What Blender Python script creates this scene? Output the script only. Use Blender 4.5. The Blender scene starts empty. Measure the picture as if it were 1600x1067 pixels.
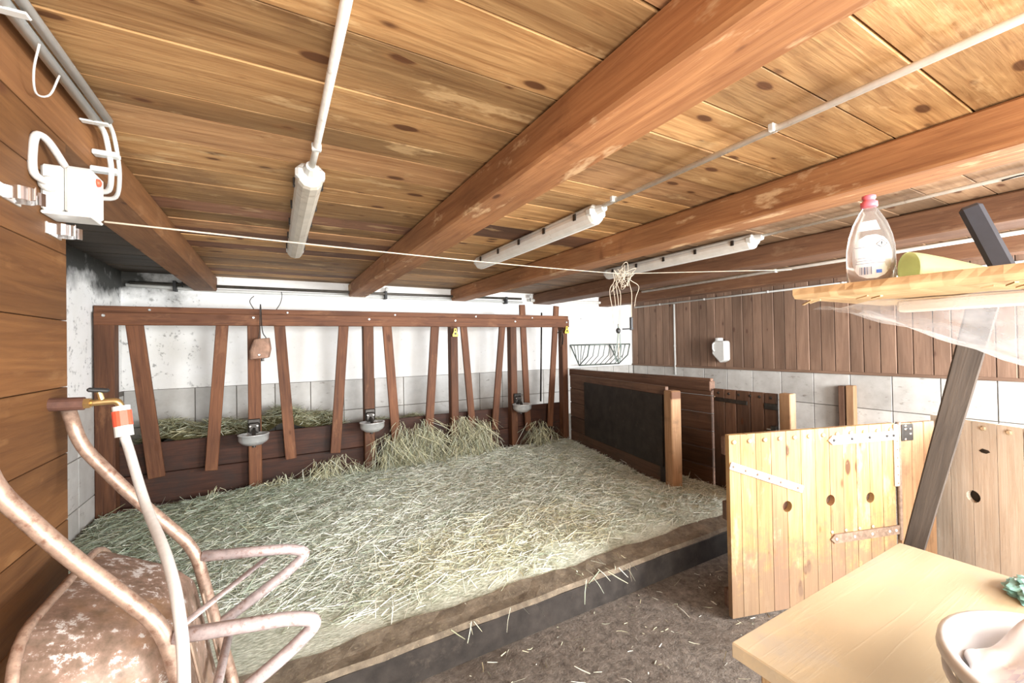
import bpy, bmesh, math, random
import numpy as np
from mathutils import Vector, Matrix
random.seed(7); RNG = np.random.default_rng(11)
SC = bpy.context.scene; COL = SC.collection
V = Vector

# ---------------------------------------------------------------- camera, light, exposure
cam = bpy.data.cameras.new('camera'); cam.sensor_width = 36.0; cam.sensor_fit = 'HORIZONTAL'
cam.lens = 655.0 / 1600.0 * 36.0; cam.clip_start = 0.02
camo = bpy.data.objects.new('camera', cam); COL.objects.link(camo)
_yaw, _pit, _rol = math.radians(29.5), math.radians(0.55), math.radians(-1.0)
_fw = V((math.sin(_yaw)*math.cos(_pit), math.cos(_yaw)*math.cos(_pit), math.sin(_pit)))
_rt = V((math.cos(_yaw), -math.sin(_yaw), 0)); _up = _rt.cross(_fw)
_r2 = math.cos(_rol)*_rt + math.sin(_rol)*_up; _u2 = -math.sin(_rol)*_rt + math.cos(_rol)*_up
camo.matrix_world = Matrix(((_r2.x, _u2.x, -_fw.x, 0), (_r2.y, _u2.y, -_fw.y, 0), (_r2.z, _u2.z, -_fw.z, 1.5), (0, 0, 0, 1)))
SC.camera = camo
SC.view_settings.view_transform = 'Standard'; SC.view_settings.look = 'None'
SC.view_settings.gamma = 1.0; SC.view_settings.use_curve_mapping = False
SC.view_settings.exposure = 1.38
w = bpy.data.worlds.new('daylight'); SC.world = w; w.use_nodes = True
w.node_tree.nodes['Background'].inputs[0].default_value = (0.80, 0.90, 1.0, 1)
w.node_tree.nodes['Background'].inputs[1].default_value = 1.5
def area(name, loc, target, sx, sy, energy, color):
    l = bpy.data.lights.new(name, 'AREA'); l.shape = 'RECTANGLE'; l.size = sx; l.size_y = sy
    l.energy = energy; l.color = color
    o = bpy.data.objects.new(name, l); COL.objects.link(o); o.location = loc
    o.rotation_euler = (V(target)-V(loc)).to_track_quat('-Z', 'Y').to_euler()
    return o
area('daylight_through_open_door', (0.95, -1.52, 1.15), (1.05, 3.0, .75), 2.3, 2.0, 115, (1.0, 0.96, 0.90))
area('daylight_through_window', (5.40, -0.35, 1.52), (2.0, 0.6, 1.2), 1.8, 0.95, 70, (0.82, 0.91, 1.0))
area('added_front_window_fill', (3.85, -1.52, 1.50), (2.9, 4.0, .7), 1.7, 1.0, 175, (0.96, 0.98, 1.0))  # added fill from the front right, brightens the hay and back wall

# ---------------------------------------------------------------- helpers
def tag(o, label=None, cat=None, group=None, kind=None):
    if label: o['label'] = label
    if cat: o['category'] = cat
    if group: o['group'] = group
    if kind: o['kind'] = kind
    return o
def link(name, me, parent=None, mtx=None, mat=None):
    o = bpy.data.objects.new(name, me); COL.objects.link(o)
    M = mtx.copy() if mtx is not None else Matrix()
    _W[o.name] = M
    if parent is not None:
        o.parent = parent; o.matrix_basis = world_of(parent).inverted() @ M
    else:
        o.matrix_basis = M
    if mat is not None and me is not None and len(me.materials) == 0: me.materials.append(mat)
    return o
_W = {}
def world_of(o): return _W[o.name] if o.name in _W else o.matrix_basis
def thing(name, loc, label, cat, group=None, kind=None):
    o = bpy.data.objects.new(name, None); COL.objects.link(o); o.location = loc
    _W[o.name] = Matrix.Translation(loc); o.empty_display_size = 0.05
    return tag(o, label, cat, group, kind)
def bm_mesh(name, bm, smooth=False):
    me = bpy.data.meshes.new(name); bmesh.ops.recalc_face_normals(bm, faces=bm.faces); bm.to_mesh(me); bm.free()
    if smooth: me.shade_smooth() if hasattr(me, 'shade_smooth') else [setattr(p, 'use_smooth', True) for p in me.polygons]
    return me
def frame(origin, xdir, zdir):
    x = V(xdir).normalized(); z = V(zdir); z = (z - x*z.dot(x)).normalized(); y = z.cross(x)
    M = Matrix((x, y, z)).transposed().to_4x4(); M.translation = V(origin); return M
def box_bm(bm, sx, sy, sz, bev=0.0, M=None):
    r = bmesh.ops.create_cube(bm, size=1.0); vs = r['verts']
    bmesh.ops.scale(bm, vec=(sx, sy, sz), verts=vs)
    if bev > 0:
        es = {e for v in vs for e in v.link_edges}
        rr = bmesh.ops.bevel(bm, geom=list(es), offset=min(bev, .45*min(sx, sy, sz)), segments=1, affect='EDGES', profile=.5)
        vs = [v for v in bm.verts if v in set(rr['verts']) or v in set(vs)] if False else list({v for f in rr['faces'] for v in f.verts} | {v for v in vs if v.is_valid})
    if M is not None: bmesh.ops.transform(bm, matrix=M, verts=vs)
    return vs
_boxcache = {}
def box_me(name, sx, sy, sz, bev, mat):
    k = (name, round(sx, 4), round(sy, 4), round(sz, 4), bev, mat.name)
    if k not in _boxcache:
        bm = bmesh.new(); box_bm(bm, sx, sy, sz, bev); me = bm_mesh(name, bm); me.materials.append(mat); _boxcache[k] = me
    return _boxcache[k]
def box(name, lo, hi, mat, parent=None, bev=0.003):
    lo, hi = V(lo), V(hi); s = hi-lo
    return link(name, box_me(name, s.x, s.y, s.z, bev, mat), parent, Matrix.Translation((lo+hi)/2))
def board(name, a, b, width, thick, normal, mat, parent=None, bev=0.004):
    """a plank from a to b (centre line); grain runs along its local X; normal is the thickness direction"""
    a, b = V(a), V(b)
    return link(name, box_me(name, (b-a).length, width, thick, bev, mat), parent, frame((a+b)/2, b-a, normal))
def prism(name, outline, thick, M, mat, parent=None, bev=0.0):
    """outline in local XY extruded +-thick/2 along local Z"""
    bm = bmesh.new(); vs = [bm.verts.new((x, y, -thick/2)) for x, y in outline]; f = bm.faces.new(vs)
    r = bmesh.ops.extrude_face_region(bm, geom=[f]); bmesh.ops.translate(bm, vec=(0, 0, thick), verts=[g for g in r['geom'] if isinstance(g, bmesh.types.BMVert)])
    if bev: bmesh.ops.bevel(bm, geom=list(bm.edges), offset=bev, segments=1, affect='EDGES')
    return link(name, bm_mesh(name, bm), parent, M, mat)
def smooth_path(pts, n=8):
    pts = [V(p) for p in pts]; out = []
    P = [2*pts[0]-pts[1]] + pts + [2*pts[-1]-pts[-2]]
    for i in range(1, len(P)-2):
        p0, p1, p2, p3 = P[i-1], P[i], P[i+1], P[i+2]
        for k in range(n):
            t = k/n
            out.append(.5*((2*p1)+(p2-p0)*t+(2*p0-5*p1+4*p2-p3)*t*t+(3*p1-p0-3*p2+p3)*t**3))
    return out+[pts[-1]]
def round_path(pts, r=.04, n=5):
    pts = [V(p) for p in pts]; out = [pts[0]]
    for i in range(1, len(pts)-1):
        a, b, c = pts[i-1], pts[i], pts[i+1]; d1 = (a-b); d2 = (c-b); k = min(r, .45*d1.length, .45*d2.length)
        p, q = b+d1.normalized()*k, b+d2.normalized()*k
        for j in range(n+1):
            t = j/n; out.append((1-t)**2*p+2*t*(1-t)*b+t*t*q)
    return out+[pts[-1]]
def tube_bm(bm, pts, r, seg=8, cap=True, flat=1.0):
    pts = [V(p) for p in pts]; n = len(pts); rings = []; prev = None
    for i, p in enumerate(pts):
        t = (pts[min(i+1, n-1)]-pts[max(i-1, 0)]).normalized()
        if prev is None:
            up = V((0, 0, 1)) if abs(t.z) < .9 else V((1, 0, 0)); x = up.cross(t).normalized()
        else:
            x = (prev - t*prev.dot(t)); x = x.normalized() if x.length > 1e-6 else V((1, 0, 0)).cross(t).normalized()
        prev = x; y = t.cross(x); rr = r[i] if isinstance(r, (list, tuple)) else r
        rings.append([bm.verts.new(p+rr*(math.cos(2*math.pi*k/seg)*x+flat*math.sin(2*math.pi*k/seg)*y)) for k in range(seg)])
    for a, b in zip(rings, rings[1:]):
        for k in range(seg): bm.faces.new((a[k], a[(k+1) % seg], b[(k+1) % seg], b[k]))
    if cap and seg > 2: bm.faces.new(rings[0][::-1]); bm.faces.new(rings[-1])
def recentre(me):
    co = np.zeros(len(me.vertices)*3, np.float32); me.vertices.foreach_get('co', co); co = co.reshape(-1, 3)
    c = (co.min(0)+co.max(0))/2; co -= c; me.vertices.foreach_set('co', co.ravel()); me.update(); return V([float(x) for x in c])
def meshobj(name, bm, mat, parent=None, smooth=False):
    """geometry given in world coordinates; origin moved to its middle"""
    me = bm_mesh(name, bm, smooth); c = recentre(me); return link(name, me, parent, Matrix.Translation(c), mat)
def tube(name, pts, r, mat, parent=None, seg=8, flat=1.0):
    bm = bmesh.new(); tube_bm(bm, pts, r, seg, True, flat); return meshobj(name, bm, mat, parent, True)
def cyl(name, a, b, r, mat, parent=None, seg=12, r2=None):
    bm = bmesh.new(); tube_bm(bm, [a, b], [r, r2 if r2 is not None else r], seg); return meshobj(name, bm, mat, parent, False)
def lathe(name, prof, M, mat, parent=None, seg=24, sx=1.0, sy=1.0, closed=True):
    bm = bmesh.new(); rings = []
    for r, z in prof: rings.append([bm.verts.new((r*sx*math.cos(2*math.pi*k/seg), r*sy*math.sin(2*math.pi*k/seg), z)) for k in range(seg)])
    for a, b in zip(rings, rings[1:]):
        for k in range(seg): bm.faces.new((a[k], a[(k+1) % seg], b[(k+1) % seg], b[k]))
    if closed: bm.faces.new(rings[0][::-1]); bm.faces.new(rings[-1])
    return link(name, bm_mesh(name, bm, True), parent, M, mat)
_dome = {}
def bolt(p, normal, r, mat, parent, name='bolt'):
    k = (name, r, mat.name)
    if k not in _dome:
        bm = bmesh.new(); rings = []
        for rr, z in ((1, 0), (.92, .35), (.6, .6)): rings.append([bm.verts.new((r*rr*math.cos(a*math.pi/4), r*rr*math.sin(a*math.pi/4), r*z)) for a in range(8)])
        for a, b in zip(rings, rings[1:]):
            for j in range(8): bm.faces.new((a[j], a[(j+1) % 8], b[(j+1) % 8], b[j]))
        bm.faces.new(rings[-1]); me = bm_mesh(name, bm); me.materials.append(mat); _dome[k] = me
    n = V(normal).normalized(); x = n.cross(V((0, 0, 1))) if abs(n.z) < .9 else V((1, 0, 0))
    return link(name, _dome[k], parent, frame(p, x, n))

# ---------------------------------------------------------------- materials
class NT:
    def __init__(s, name):
        s.m = bpy.data.materials.new(name); s.m.use_nodes = True; s.t = s.m.node_tree; s.b = s.t.nodes['Principled BSDF']
    def n(s, typ, **k):
        nd = s.t.nodes.new(typ)
        for a, v in k.items(): setattr(nd, a, v)
        return nd
    def l(s, a, b): s.t.links.new(a, b)
    def setin(s, sock, v):
        if isinstance(v, bpy.types.NodeSocket): s.l(v, sock)
        else: sock.default_value = v
    def math(s, op, a, b=0.0, clamp=False):
        nd = s.n('ShaderNodeMath', operation=op, use_clamp=clamp); s.setin(nd.inputs[0], a); s.setin(nd.inputs[1], b); return nd.outputs[0]
    def mapr(s, v, a, b, c=0.0, d=1.0):
        nd = s.n('ShaderNodeMapRange'); s.setin(nd.inputs[0], v)
        for i, x in zip((1, 2, 3, 4), (a, b, c, d)): nd.inputs[i].default_value = x
        return nd.outputs[0]
    def noise(s, vec, scale, detail=4, rough=.55, dist=0.0):
        nd = s.n('ShaderNodeTexNoise'); s.l(vec, nd.inputs['Vector']); nd.inputs['Scale'].default_value = scale
        nd.inputs['Detail'].default_value = detail; nd.inputs['Roughness'].default_value = rough; nd.inputs['Distortion'].default_value = dist
        return nd.outputs['Fac']
    def mix(s, f, a, b, mode='MIX'):
        nd = s.n('ShaderNodeMix', data_type='RGBA', blend_type=mode); s.setin(nd.inputs[0], f)
        for sock, v in ((nd.inputs[6], a), (nd.inputs[7], b)):
            if isinstance(v, bpy.types.NodeSocket): s.l(v, sock)
            else: sock.default_value = (*v, 1)
        return nd.outputs[2]
    def mapping(s, vec, scale=(1, 1, 1), loc=None):
        nd = s.n('ShaderNodeMapping'); s.l(vec, nd.inputs[0]); nd.inputs['Scale'].default_value = scale
        if loc is not None: s.l(loc, nd.inputs['Location'])
        return nd.outputs[0]
    def rand_offset(s):
        oi = s.n('ShaderNodeObjectInfo'); c = s.n('ShaderNodeCombineXYZ')
        s.l(s.math('MULTIPLY', oi.outputs['Random'], 97.0), c.inputs[0]); s.l(s.math('MULTIPLY', oi.outputs['Random'], 53.0), c.inputs[1]); s.l(s.math('MULTIPLY', oi.outputs['Random'], 31.0), c.inputs[2])
        return oi.outputs['Random'], c.outputs[0]
    def obj(s): return s.n('ShaderNodeTexCoord').outputs['Object']
    def pos(s): return s.n('ShaderNodeNewGeometry').outputs['Position']
    def bump(s, h, strength=.3, dist=.01):
        nd = s.n('ShaderNodeBump'); nd.inputs['Strength'].default_value = strength; nd.inputs['Distance'].default_value = dist
        s.l(h, nd.inputs['Height']); s.l(nd.outputs[0], s.b.inputs['Normal'])
    def done(s, col, rough=.7, metal=0.0, spec=.3):
        s.setin(s.b.inputs['Base Color'], col if isinstance(col, bpy.types.NodeSocket) else (*col, 1))
        s.setin(s.b.inputs['Roughness'], rough); s.setin(s.b.inputs['Metallic'], metal); s.b.inputs['Specular IOR Level'].default_value = spec
        return s.m
def wood(name, light, dark, knot=(.10, .035, .012), knots=.6, var=.35, dirt=0.0, dirtcol=(.05, .04, .03), red=None, redamt=0.0, rough=.65, patch=None, grain=1.0, splash=0.0, patchamt=.5, gain=1.0):
    light, dark, knot = (tuple(c*gain for c in q) for q in (light, dark, knot))
    red = tuple(c*gain for c in red) if red else None; patch = tuple(c*gain for c in patch) if patch else None
    s = NT(name); rnd, off = s.rand_offset(); p = s.obj()
    g1 = s.noise(s.mapping(p, (1.1, 16, 16), off), 2.2, 5, .6, .8)
    g2 = s.noise(s.mapping(p, (2.5, 70, 70), off), 2.0, 3, .6, .2)
    big = s.noise(s.mapping(p, (.9, 3, 3), off), 1.3, 2, .5)
    f = s.math('ADD', s.math('MULTIPLY', g1, .75*grain), s.math('MULTIPLY', g2, .25*grain))
    f = s.mapr(f, .5-.19, .5+.19)
    col = s.mix(f, dark, light)
    if red is not None:
        rr = s.mapr(s.math('FRACT', s.math('MULTIPLY', rnd, 7.31)), 1-redamt-.05, 1-redamt+.05)
        col = s.mix(s.math('MULTIPLY', rr, .8), col, s.mix(f, tuple(x*.55 for x in red), red))
    # brightness varies board by board and along the board
    v = s.math('ADD', s.mapr(s.math('FRACT', s.math('MULTIPLY', rnd, 3.77)), 0, 1, 1-var, 1+var*.5), s.mapr(big, .3, .7, -.22, .22))
    hs = s.n('ShaderNodeHueSaturation'); s.l(col, hs.inputs['Color']); s.l(v, hs.inputs['Value']); col = hs.outputs[0]
    if knots > 0:
        vo = s.n('ShaderNodeTexVoronoi'); s.l(s.mapping(p, (5.0, 12.0, .5), off), vo.inputs['Vector']); vo.inputs['Scale'].default_value = 1.0; vo.inputs['Randomness'].default_value = 1.0
        sep = s.n('ShaderNodeSeparateColor'); s.l(vo.outputs['Color'], sep.inputs[0])
        size = s.mapr(sep.outputs[0], 1-.62*knots, 1.0, 0.03, .26)
        k = s.math('SUBTRACT', size, s.math('MULTIPLY', vo.outputs['Distance'], 1.0))
        halo = s.mapr(k, -.16, .0)
        col = s.mix(s.math('MULTIPLY', halo, .35), col, dark); k = s.mapr(k, -.02, .05)
        col = s.mix(s.math('MULTIPLY', k, .9), col, knot)
    if patch is not None:
        pm = s.mapr(s.noise(s.mapping(p, (1.5, 4, 4), off), 2.0, 5, .65), .58, .66)
        col = s.mix(s.math('MULTIPLY', pm, patchamt), col, patch)
    if dirt > 0:
        d = s.mapr(s.noise(s.pos(), 3.2, 6, .65), .62-dirt*.35, .8-dirt*.2)
        col = s.mix(s.math('MULTIPLY', d, .8), col, dirtcol)
    if splash > 0:
        sz = s.n('ShaderNodeSeparateXYZ'); s.l(s.pos(), sz.inputs[0])
        lim = s.math('ADD', sz.outputs[2], s.mapr(s.noise(s.pos(), 16, 6, .7), .3, .7, -.22, .22))
        col = s.mix(s.math('MULTIPLY', s.mapr(lim, splash+.14, splash-.16), .8), col, (.20, .13, .085))
        sp = s.mapr(s.noise(s.pos(), 45, 4, .65), .66, .72); col = s.mix(s.math('MULTIPLY', sp, .6), col, (.20, .11, .05))
    s.bump(f, .25, .004)
    return s.done(col, rough)
def plain(name, col, rough=.5, metal=0.0, noise_amt=.12, scale=18.0, spec=.4, dirtcol=None, dirt=.5, bump=0.0):
    s = NT(name); p = s.pos(); n = s.noise(p, scale, 5, .6)
    c = s.mix(s.mapr(n, .3, .7), tuple(x*(1-noise_amt) for x in col), tuple(min(1, x*(1+noise_amt)) for x in col))
    if dirtcol is not None: c = s.mix(s.mapr(s.noise(p, scale*.7, 6, .7), .75-dirt*.4, .85-dirt*.3), c, dirtcol)
    if bump: s.bump(n, bump, .006)
    return s.done(c, rough, metal, spec)

M_ceil = wood('ceiling_pine', (.72, .43, .185), (.31, .14, .048), knots=1.0, var=.46, red=(.43, .20, .13), redamt=.15, patch=(.80, .55, .28), dirt=.16, dirtcol=(.15, .075, .035), gain=0.82)
M_ceil_dark = wood('ceiling_dark_pine', (.10, .075, .05), (.035, .027, .02), knots=.2, dirt=.5)  # much darker pine for the bay left of the left beam
M_beam = wood('beam_spruce', (.50, .235, .095), (.26, .10, .038), knots=.2, var=.10, patch=(.70, .46, .25), patchamt=.9, dirt=.12, dirtcol=(.14, .055, .022), gain=0.82)
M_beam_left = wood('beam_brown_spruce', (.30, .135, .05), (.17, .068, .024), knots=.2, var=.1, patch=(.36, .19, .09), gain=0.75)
M_ceil_greybrown = wood('ceiling_greybrown_pine', (.40, .25, .14), (.23, .125, .065), knots=.7, var=.3, patch=(.44, .30, .19), gain=0.78)  # less saturated pine for the bays right of the second beam
M_beam_dark = wood('beam_dark_spruce', (.27, .135, .07), (.14, .062, .034), knots=.4, var=.1, patch=(.32, .19, .11), gain=0.8)  # darker brown for the two rightmost beams
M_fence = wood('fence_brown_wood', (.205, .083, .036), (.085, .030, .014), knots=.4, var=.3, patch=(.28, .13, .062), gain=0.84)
M_trough = wood('trough_brown_wood_shaded', (.10, .036, .018), (.035, .014, .009), knots=.2, var=.2, dirt=.45, dirtcol=(.02, .016, .014), gain=0.8)  # dirty brown wood, darkened further to carry the shade around the trough
M_stall = wood('stall_brown_wood', (.20, .11, .068), (.095, .048, .030), knots=.3, var=.3, dirt=.25, gain=0.85)
M_stalldark = plain('stall_black_panel', (.028, .022, .018), .65, 0, .4, 9, .3, (.08, .06, .045), .35, .2)
M_clad = wood('cladding_brown_wood', (.30, .19, .13), (.19, .112, .075), knots=.4, var=.22, knot=(.10, .05, .035), gain=0.9)
M_panel = wood('partition_orange_brown_wood', (.20, .088, .028), (.105, .040, .012), knots=.3, var=.12, patch=(.26, .13, .05), gain=0.8)  # tone darkened to stand in for weaker light on the left side
M_door = wood('gate_yellow_pine', (.64, .43, .19), (.40, .205, .072), knots=.8, var=.26, red=(.46, .23, .125), redamt=.28, patch=(.74, .57, .33), splash=.36, gain=0.78)
M_door2 = wood('gate_weathered_pine', (.78, .68, .56), (.62, .49, .37), knots=.6, var=.12, patch=(.84, .76, .66), gain=0.92)
M_table = wood('table_pale_pine', (.78, .67, .46), (.66, .52, .33), knots=.0, var=.05, dirt=.30, dirtcol=(.40, .36, .31), grain=.6, rough=.4, gain=0.76)
M_post = wood('post_tan_wood', (.50, .30, .16), (.30, .16, .08), knots=.2, var=.15, dirt=.2, gain=0.85)
M_greyplank = wood('prop_grey_wood', (.15, .12, .10), (.07, .058, .052), knots=.1, var=.05)
M_shelf = wood('shelf_raw_pine', (.72, .52, .29), (.50, .30, .14), knots=.3, var=.05, gain=0.85)
M_steel = plain('galvanised_steel', (.72, .72, .70), .35, .85, .12, 30, .5)
M_chrome = plain('bright_steel', (.80, .80, .80), .18, 1.0, .05, 30, .5)
M_bowl = plain('bowl_steel', (.62, .62, .61), .28, .55, .1, 30, .6)
M_whitemetal = plain('white_scuffed_metal', (.66, .66, .64), .4, .3, .1, 40, .5, (.22, .15, .10), .38)
M_rustmetal = plain('rusty_strap_metal', (.26, .18, .13), .6, .4, .35, 40, .4, (.5, .42, .36), .35)
M_darkmetal = plain('dark_iron', (.06, .055, .05), .4, .8, .3, 30, .5)
M_boltwood = plain('bolt_head_zinc', (.62, .50, .34), .45, .5, .15, 40, .5)
M_whiteplastic = plain('white_plastic', (.58, .58, .55), .4, 0, .05, 25, .4, (.35, .28, .2), .15)
M_conduit = plain('grey_white_conduit', (.78, .76, .70), .45, 0, .1, 25, .4, (.34, .26, .18), .3)
M_black = plain('black_rubber', (.02, .02, .02), .5, 0, .2, 20, .4)
M_brass = plain('brass', (.62, .44, .20), .3, .9, .15, 40, .5, (.2, .12, .06), .3)
M_brownpipe = plain('brown_pipe_lagging', (.085, .04, .028), .6, 0, .3, 30, .3)
M_red = plain('red_plastic', (.72, .09, .045), .4, 0, .1, 30, .4)
M_pink = plain('pink_plastic', (.80, .16, .20), .4, 0, .05, 30, .4)
M_yellow = plain('yellow_plastic', (.85, .58, .06), .45, 0, .1, 30, .4)
M_hose = plain('grey_white_hose', (.48, .45, .42), .45, 0, .08, 60, .4, (.3, .24, .2), .3)
M_diff = plain('dusty_diffuser', (.50, .45, .37), .45, 0, .12, 14, .4, (.25, .17, .10), .4)
M_diffw = plain('white_diffuser', (.72, .70, .65), .4, 0, .08, 14, .4, (.4, .3, .2), .25)
M_pipe = plain('dark_steel_pipe', (.10, .09, .075), .45, .5, .3, 14, .4)
M_string = plain('pale_twine', (.46, .39, .30), .9, 0, .15, 60, .1)
M_rack = plain('green_grey_steel', (.12, .15, .13), .45, .4, .3, 30, .4)
M_bell = plain('rusty_bell_iron', (.27, .16, .11), .6, .3, .3, 18, .3, (.42, .3, .22), .35, .2)
M_leaf = plain('pale_green_plastic', (.80, .86, .52), .4, 0, .12, 8, .4)
M_bag = plain('teal_plastic_film', (.22, .42, .38), .2, 0, .3, 14, .6)
M_wheel = plain('black_tyre', (.03, .03, .03), .7, 0, .2, 20, .3)
M_blue = plain('blue_print', (.05, .18, .75), .4, 0, .05, 20, .4)
M_ink = plain('grey_label_print', (.10, .16, .30), .5, 0, .1, 20, .3)
M_tool = plain('dark_grey_plastic', (.05, .055, .07), .5, 0, .15, 20, .3)
def m_plaster():
    s = NT('whitewashed_plaster'); p = s.pos(); n = s.noise(p, 5, 6, .65); n2 = s.noise(p, 28, 4, .6)
    c = s.mix(s.mapr(n, .25, .75), (.84, .83, .79), (.92, .915, .90))
    c = s.mix(s.math('MULTIPLY', s.mapr(n2, .66, .73), .4), c, (.36, .33, .28))
    sep = s.n('ShaderNodeSeparateXYZ'); s.l(p, sep.inputs[0])
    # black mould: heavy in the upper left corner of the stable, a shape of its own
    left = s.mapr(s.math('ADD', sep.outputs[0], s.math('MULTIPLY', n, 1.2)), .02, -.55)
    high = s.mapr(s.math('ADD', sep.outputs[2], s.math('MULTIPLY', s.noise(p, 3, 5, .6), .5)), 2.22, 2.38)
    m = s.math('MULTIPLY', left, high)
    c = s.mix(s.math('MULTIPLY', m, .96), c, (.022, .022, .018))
    spk = s.math('MULTIPLY', s.mapr(s.noise(p, 16, 5, .7), .58, .66), s.mapr(sep.outputs[0], -.2, -.9))
    c = s.mix(s.math('MULTIPLY', spk, .6), c, (.09, .085, .075))
    s.bump(n2, .3, .006)
    return s.done(c, .85, 0, .2)
M_plaster = m_plaster()
def m_tile():
    s = NT('grey_white_tile'); p = s.pos(); rnd, off = s.rand_offset()
    c = s.mix(s.mapr(s.noise(p, 6, 5, .6), .3, .7), (.42, .40, .37), (.56, .55, .52))
    hs = s.n('ShaderNodeHueSaturation'); s.l(c, hs.inputs['Color']); s.l(s.mapr(rnd, 0, 1, .88, 1.08), hs.inputs['Value']); c = hs.outputs[0]
    sp = s.mapr(s.noise(s.mapping(p, (9, 9, 22)), 1.0, 6, .7), .60, .68)
    c = s.mix(s.math('MULTIPLY', sp, .65), c, (.16, .13, .10))
    return s.done(c, .35, 0, .4)
M_tile = m_tile()
M_grout = plain('dark_grout', (.16, .145, .125), .9, 0, .2, 20, .1)
def m_floor():
    s = NT('dirty_concrete_floor'); p = s.pos(); n = s.noise(p, 22, 8, .75); n2 = s.noise(p, 90, 4, .6); n3 = s.noise(p, 1.7, 4, .6)
    c = s.mix(s.mapr(n, .32, .68), (.075, .062, .052), (.30, .26, .22))
    c = s.mix(s.math('MULTIPLY', s.mapr(n2, .60, .68), .6), c, (.42, .37, .29))
    c = s.mix(s.math('MULTIPLY', s.mapr(n2, .40, .33), .6), c, (.05, .04, .032))
    c = s.mix(s.math('MULTIPLY', s.mapr(n3, .50, .70), .65), c, (.085, .062, .045))
    s.bump(s.math('ADD', n, s.math('MULTIPLY', n2, .35)), .9, .016)
    return s.done(c, .8, 0, .3)
M_floor = m_floor()
def m_mud(name, a, b):
    s = NT(name); p = s.pos(); n = s.noise(p, 12, 8, .7); n2 = s.noise(p, 70, 4, .6)
    c = s.mix(s.mapr(n, .3, .7), a, b); c = s.mix(s.math('MULTIPLY', s.mapr(n2, .58, .7), .5), c, (.40, .34, .22))
    s.bump(s.math('ADD', n, s.math('MULTIPLY', n2, .4)), .6, .012)
    return s.done(c, .85, 0, .2)
M_slab = m_mud('dung_grey_slab', (.13, .115, .085), (.30, .27, .20))
M_kerb = m_mud('kerb_dirty_timber', (.10, .08, .06), (.27, .22, .16))
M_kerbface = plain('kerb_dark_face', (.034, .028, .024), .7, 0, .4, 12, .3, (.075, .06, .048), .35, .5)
def m_hay(name, rough=.8):
    s = NT(name); a = s.n('ShaderNodeAttribute', attribute_name='tint'); s.b.inputs['Subsurface Weight'].default_value = 0
    return s.done(a.outputs['Color'], rough, 0, .15)
M_hay = m_hay('hay_strands')
def m_bed():
    s = NT('trodden_hay_bed'); p = s.pos()
    n = s.noise(s.mapping(p, (40, 90, 30)), 1.0, 5, .65); n2 = s.noise(p, 4, 5, .6)
    c = s.mix(s.mapr(n, .35, .65), (.32, .34, .25), (.72, .74, .62)); c = s.mix(s.math('MULTIPLY', s.mapr(n2, .45, .7), .6), c, (.82, .83, .73))
    s.bump(n, .7, .015); return s.done(c, .9, 0, .1)
M_bed = m_bed()
def m_barrow():
    s = NT('rusty_chipped_paint'); p = s.pos(); n = s.noise(p, 9, 12, .78); n2 = s.noise(p, 36, 6, .7)
    c = s.mix(s.mapr(n2, .32, .68), (.26, .19, .135), (.56, .38, .30))
    c = s.mix(s.math('MULTIPLY', s.mapr(s.noise(p, 3.2, 4, .6), .5, .62), .7), c, (.56, .33, .17))
    c = s.mix(s.mapr(s.math('ADD', n, s.math('MULTIPLY', n2, .35)), .735, .775), c, (.86, .83, .80))
    s.bump(n2, .25, .004); return s.done(c, .42, .15, .5)
M_barrow = m_barrow()
M_barrowtube = plain('worn_painted_tube', (.32, .22, .165), .38, .35, .3, 60, .5, (.17, .085, .055), .6)
M_barrowleg = plain('lilac_grey_painted_tube', (.46, .39, .385), .38, .3, .22, 60, .5, (.26, .16, .13), .55)
def m_clear(name, col, mixt, rough=.12):
    s = NT(name); s.b.inputs['Transmission Weight'].default_value = mixt; s.b.inputs['IOR'].default_value = 1.15
    return s.done(col, rough, 0, .5)
M_bottle = m_clear('clear_bottle_plastic', (.88, .88, .86), .88)
def m_film():
    s = NT('milky_plastic_film'); p = s.pos(); tr = s.n('ShaderNodeBsdfTransparent'); tl = s.n('ShaderNodeBsdfTranslucent'); mx = s.n('ShaderNodeMixShader'); mx2 = s.n('ShaderNodeMixShader')
    tl.inputs[0].default_value = (.85, .87, .90, 1); s.done((.66, .68, .72), .3, 0, .4)
    mx.inputs[0].default_value = .5; s.l(s.b.outputs[0], mx.inputs[1]); s.l(tl.outputs[0], mx.inputs[2])
    s.l(s.mapr(s.noise(p, 9, 4, .6), .3, .7, .16, .44), mx2.inputs[0]); s.l(tr.outputs[0], mx2.inputs[1]); s.l(mx.outputs[0], mx2.inputs[2])
    s.l(mx2.outputs[0], s.t.nodes['Material Output'].inputs[0]); return s.m
M_film = m_film()
def m_rag():
    s = NT('white_lilac_check_cloth'); p = s.n('ShaderNodeTexCoord').outputs['UV']
    ch = s.n('ShaderNodeTexChecker'); s.l(p, ch.inputs[0]); ch.inputs['Scale'].default_value = 26; ch.inputs[1].default_value = (.80, .76, .78, 1); ch.inputs[2].default_value = (.62, .56, .66, 1)
    c = s.mix(s.mapr(s.noise(s.pos(), 9, 3, .5), .45, .6), (.80, .77, .78), ch.outputs[0]); return s.done(c, .85, 0, .1)
M_rag = m_rag()
M_bucket = plain('white_bucket_plastic', (.66, .67, .68), .35, 0, .03, 14, .5)

# ---------------------------------------------------------------- dimensions of the stable (metres)
XL, XR, YB, YF, H = -1.28, 5.45, 5.35, -1.60, 2.27
BEAMS = [(-.72, -.52), (.775, .972), (2.08, 2.29), (3.40, 3.70), (4.69, 4.89)]
ZB = 2.118

# ---------------------------------------------------------------- the setting
floor = box('floor', (XL-.2, YF-.2, -.12), (XR+.2, YB+.2, 0), M_floor, None, 0); tag(floor, 'dirty dark concrete stable floor', 'floor', kind='structure')
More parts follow.
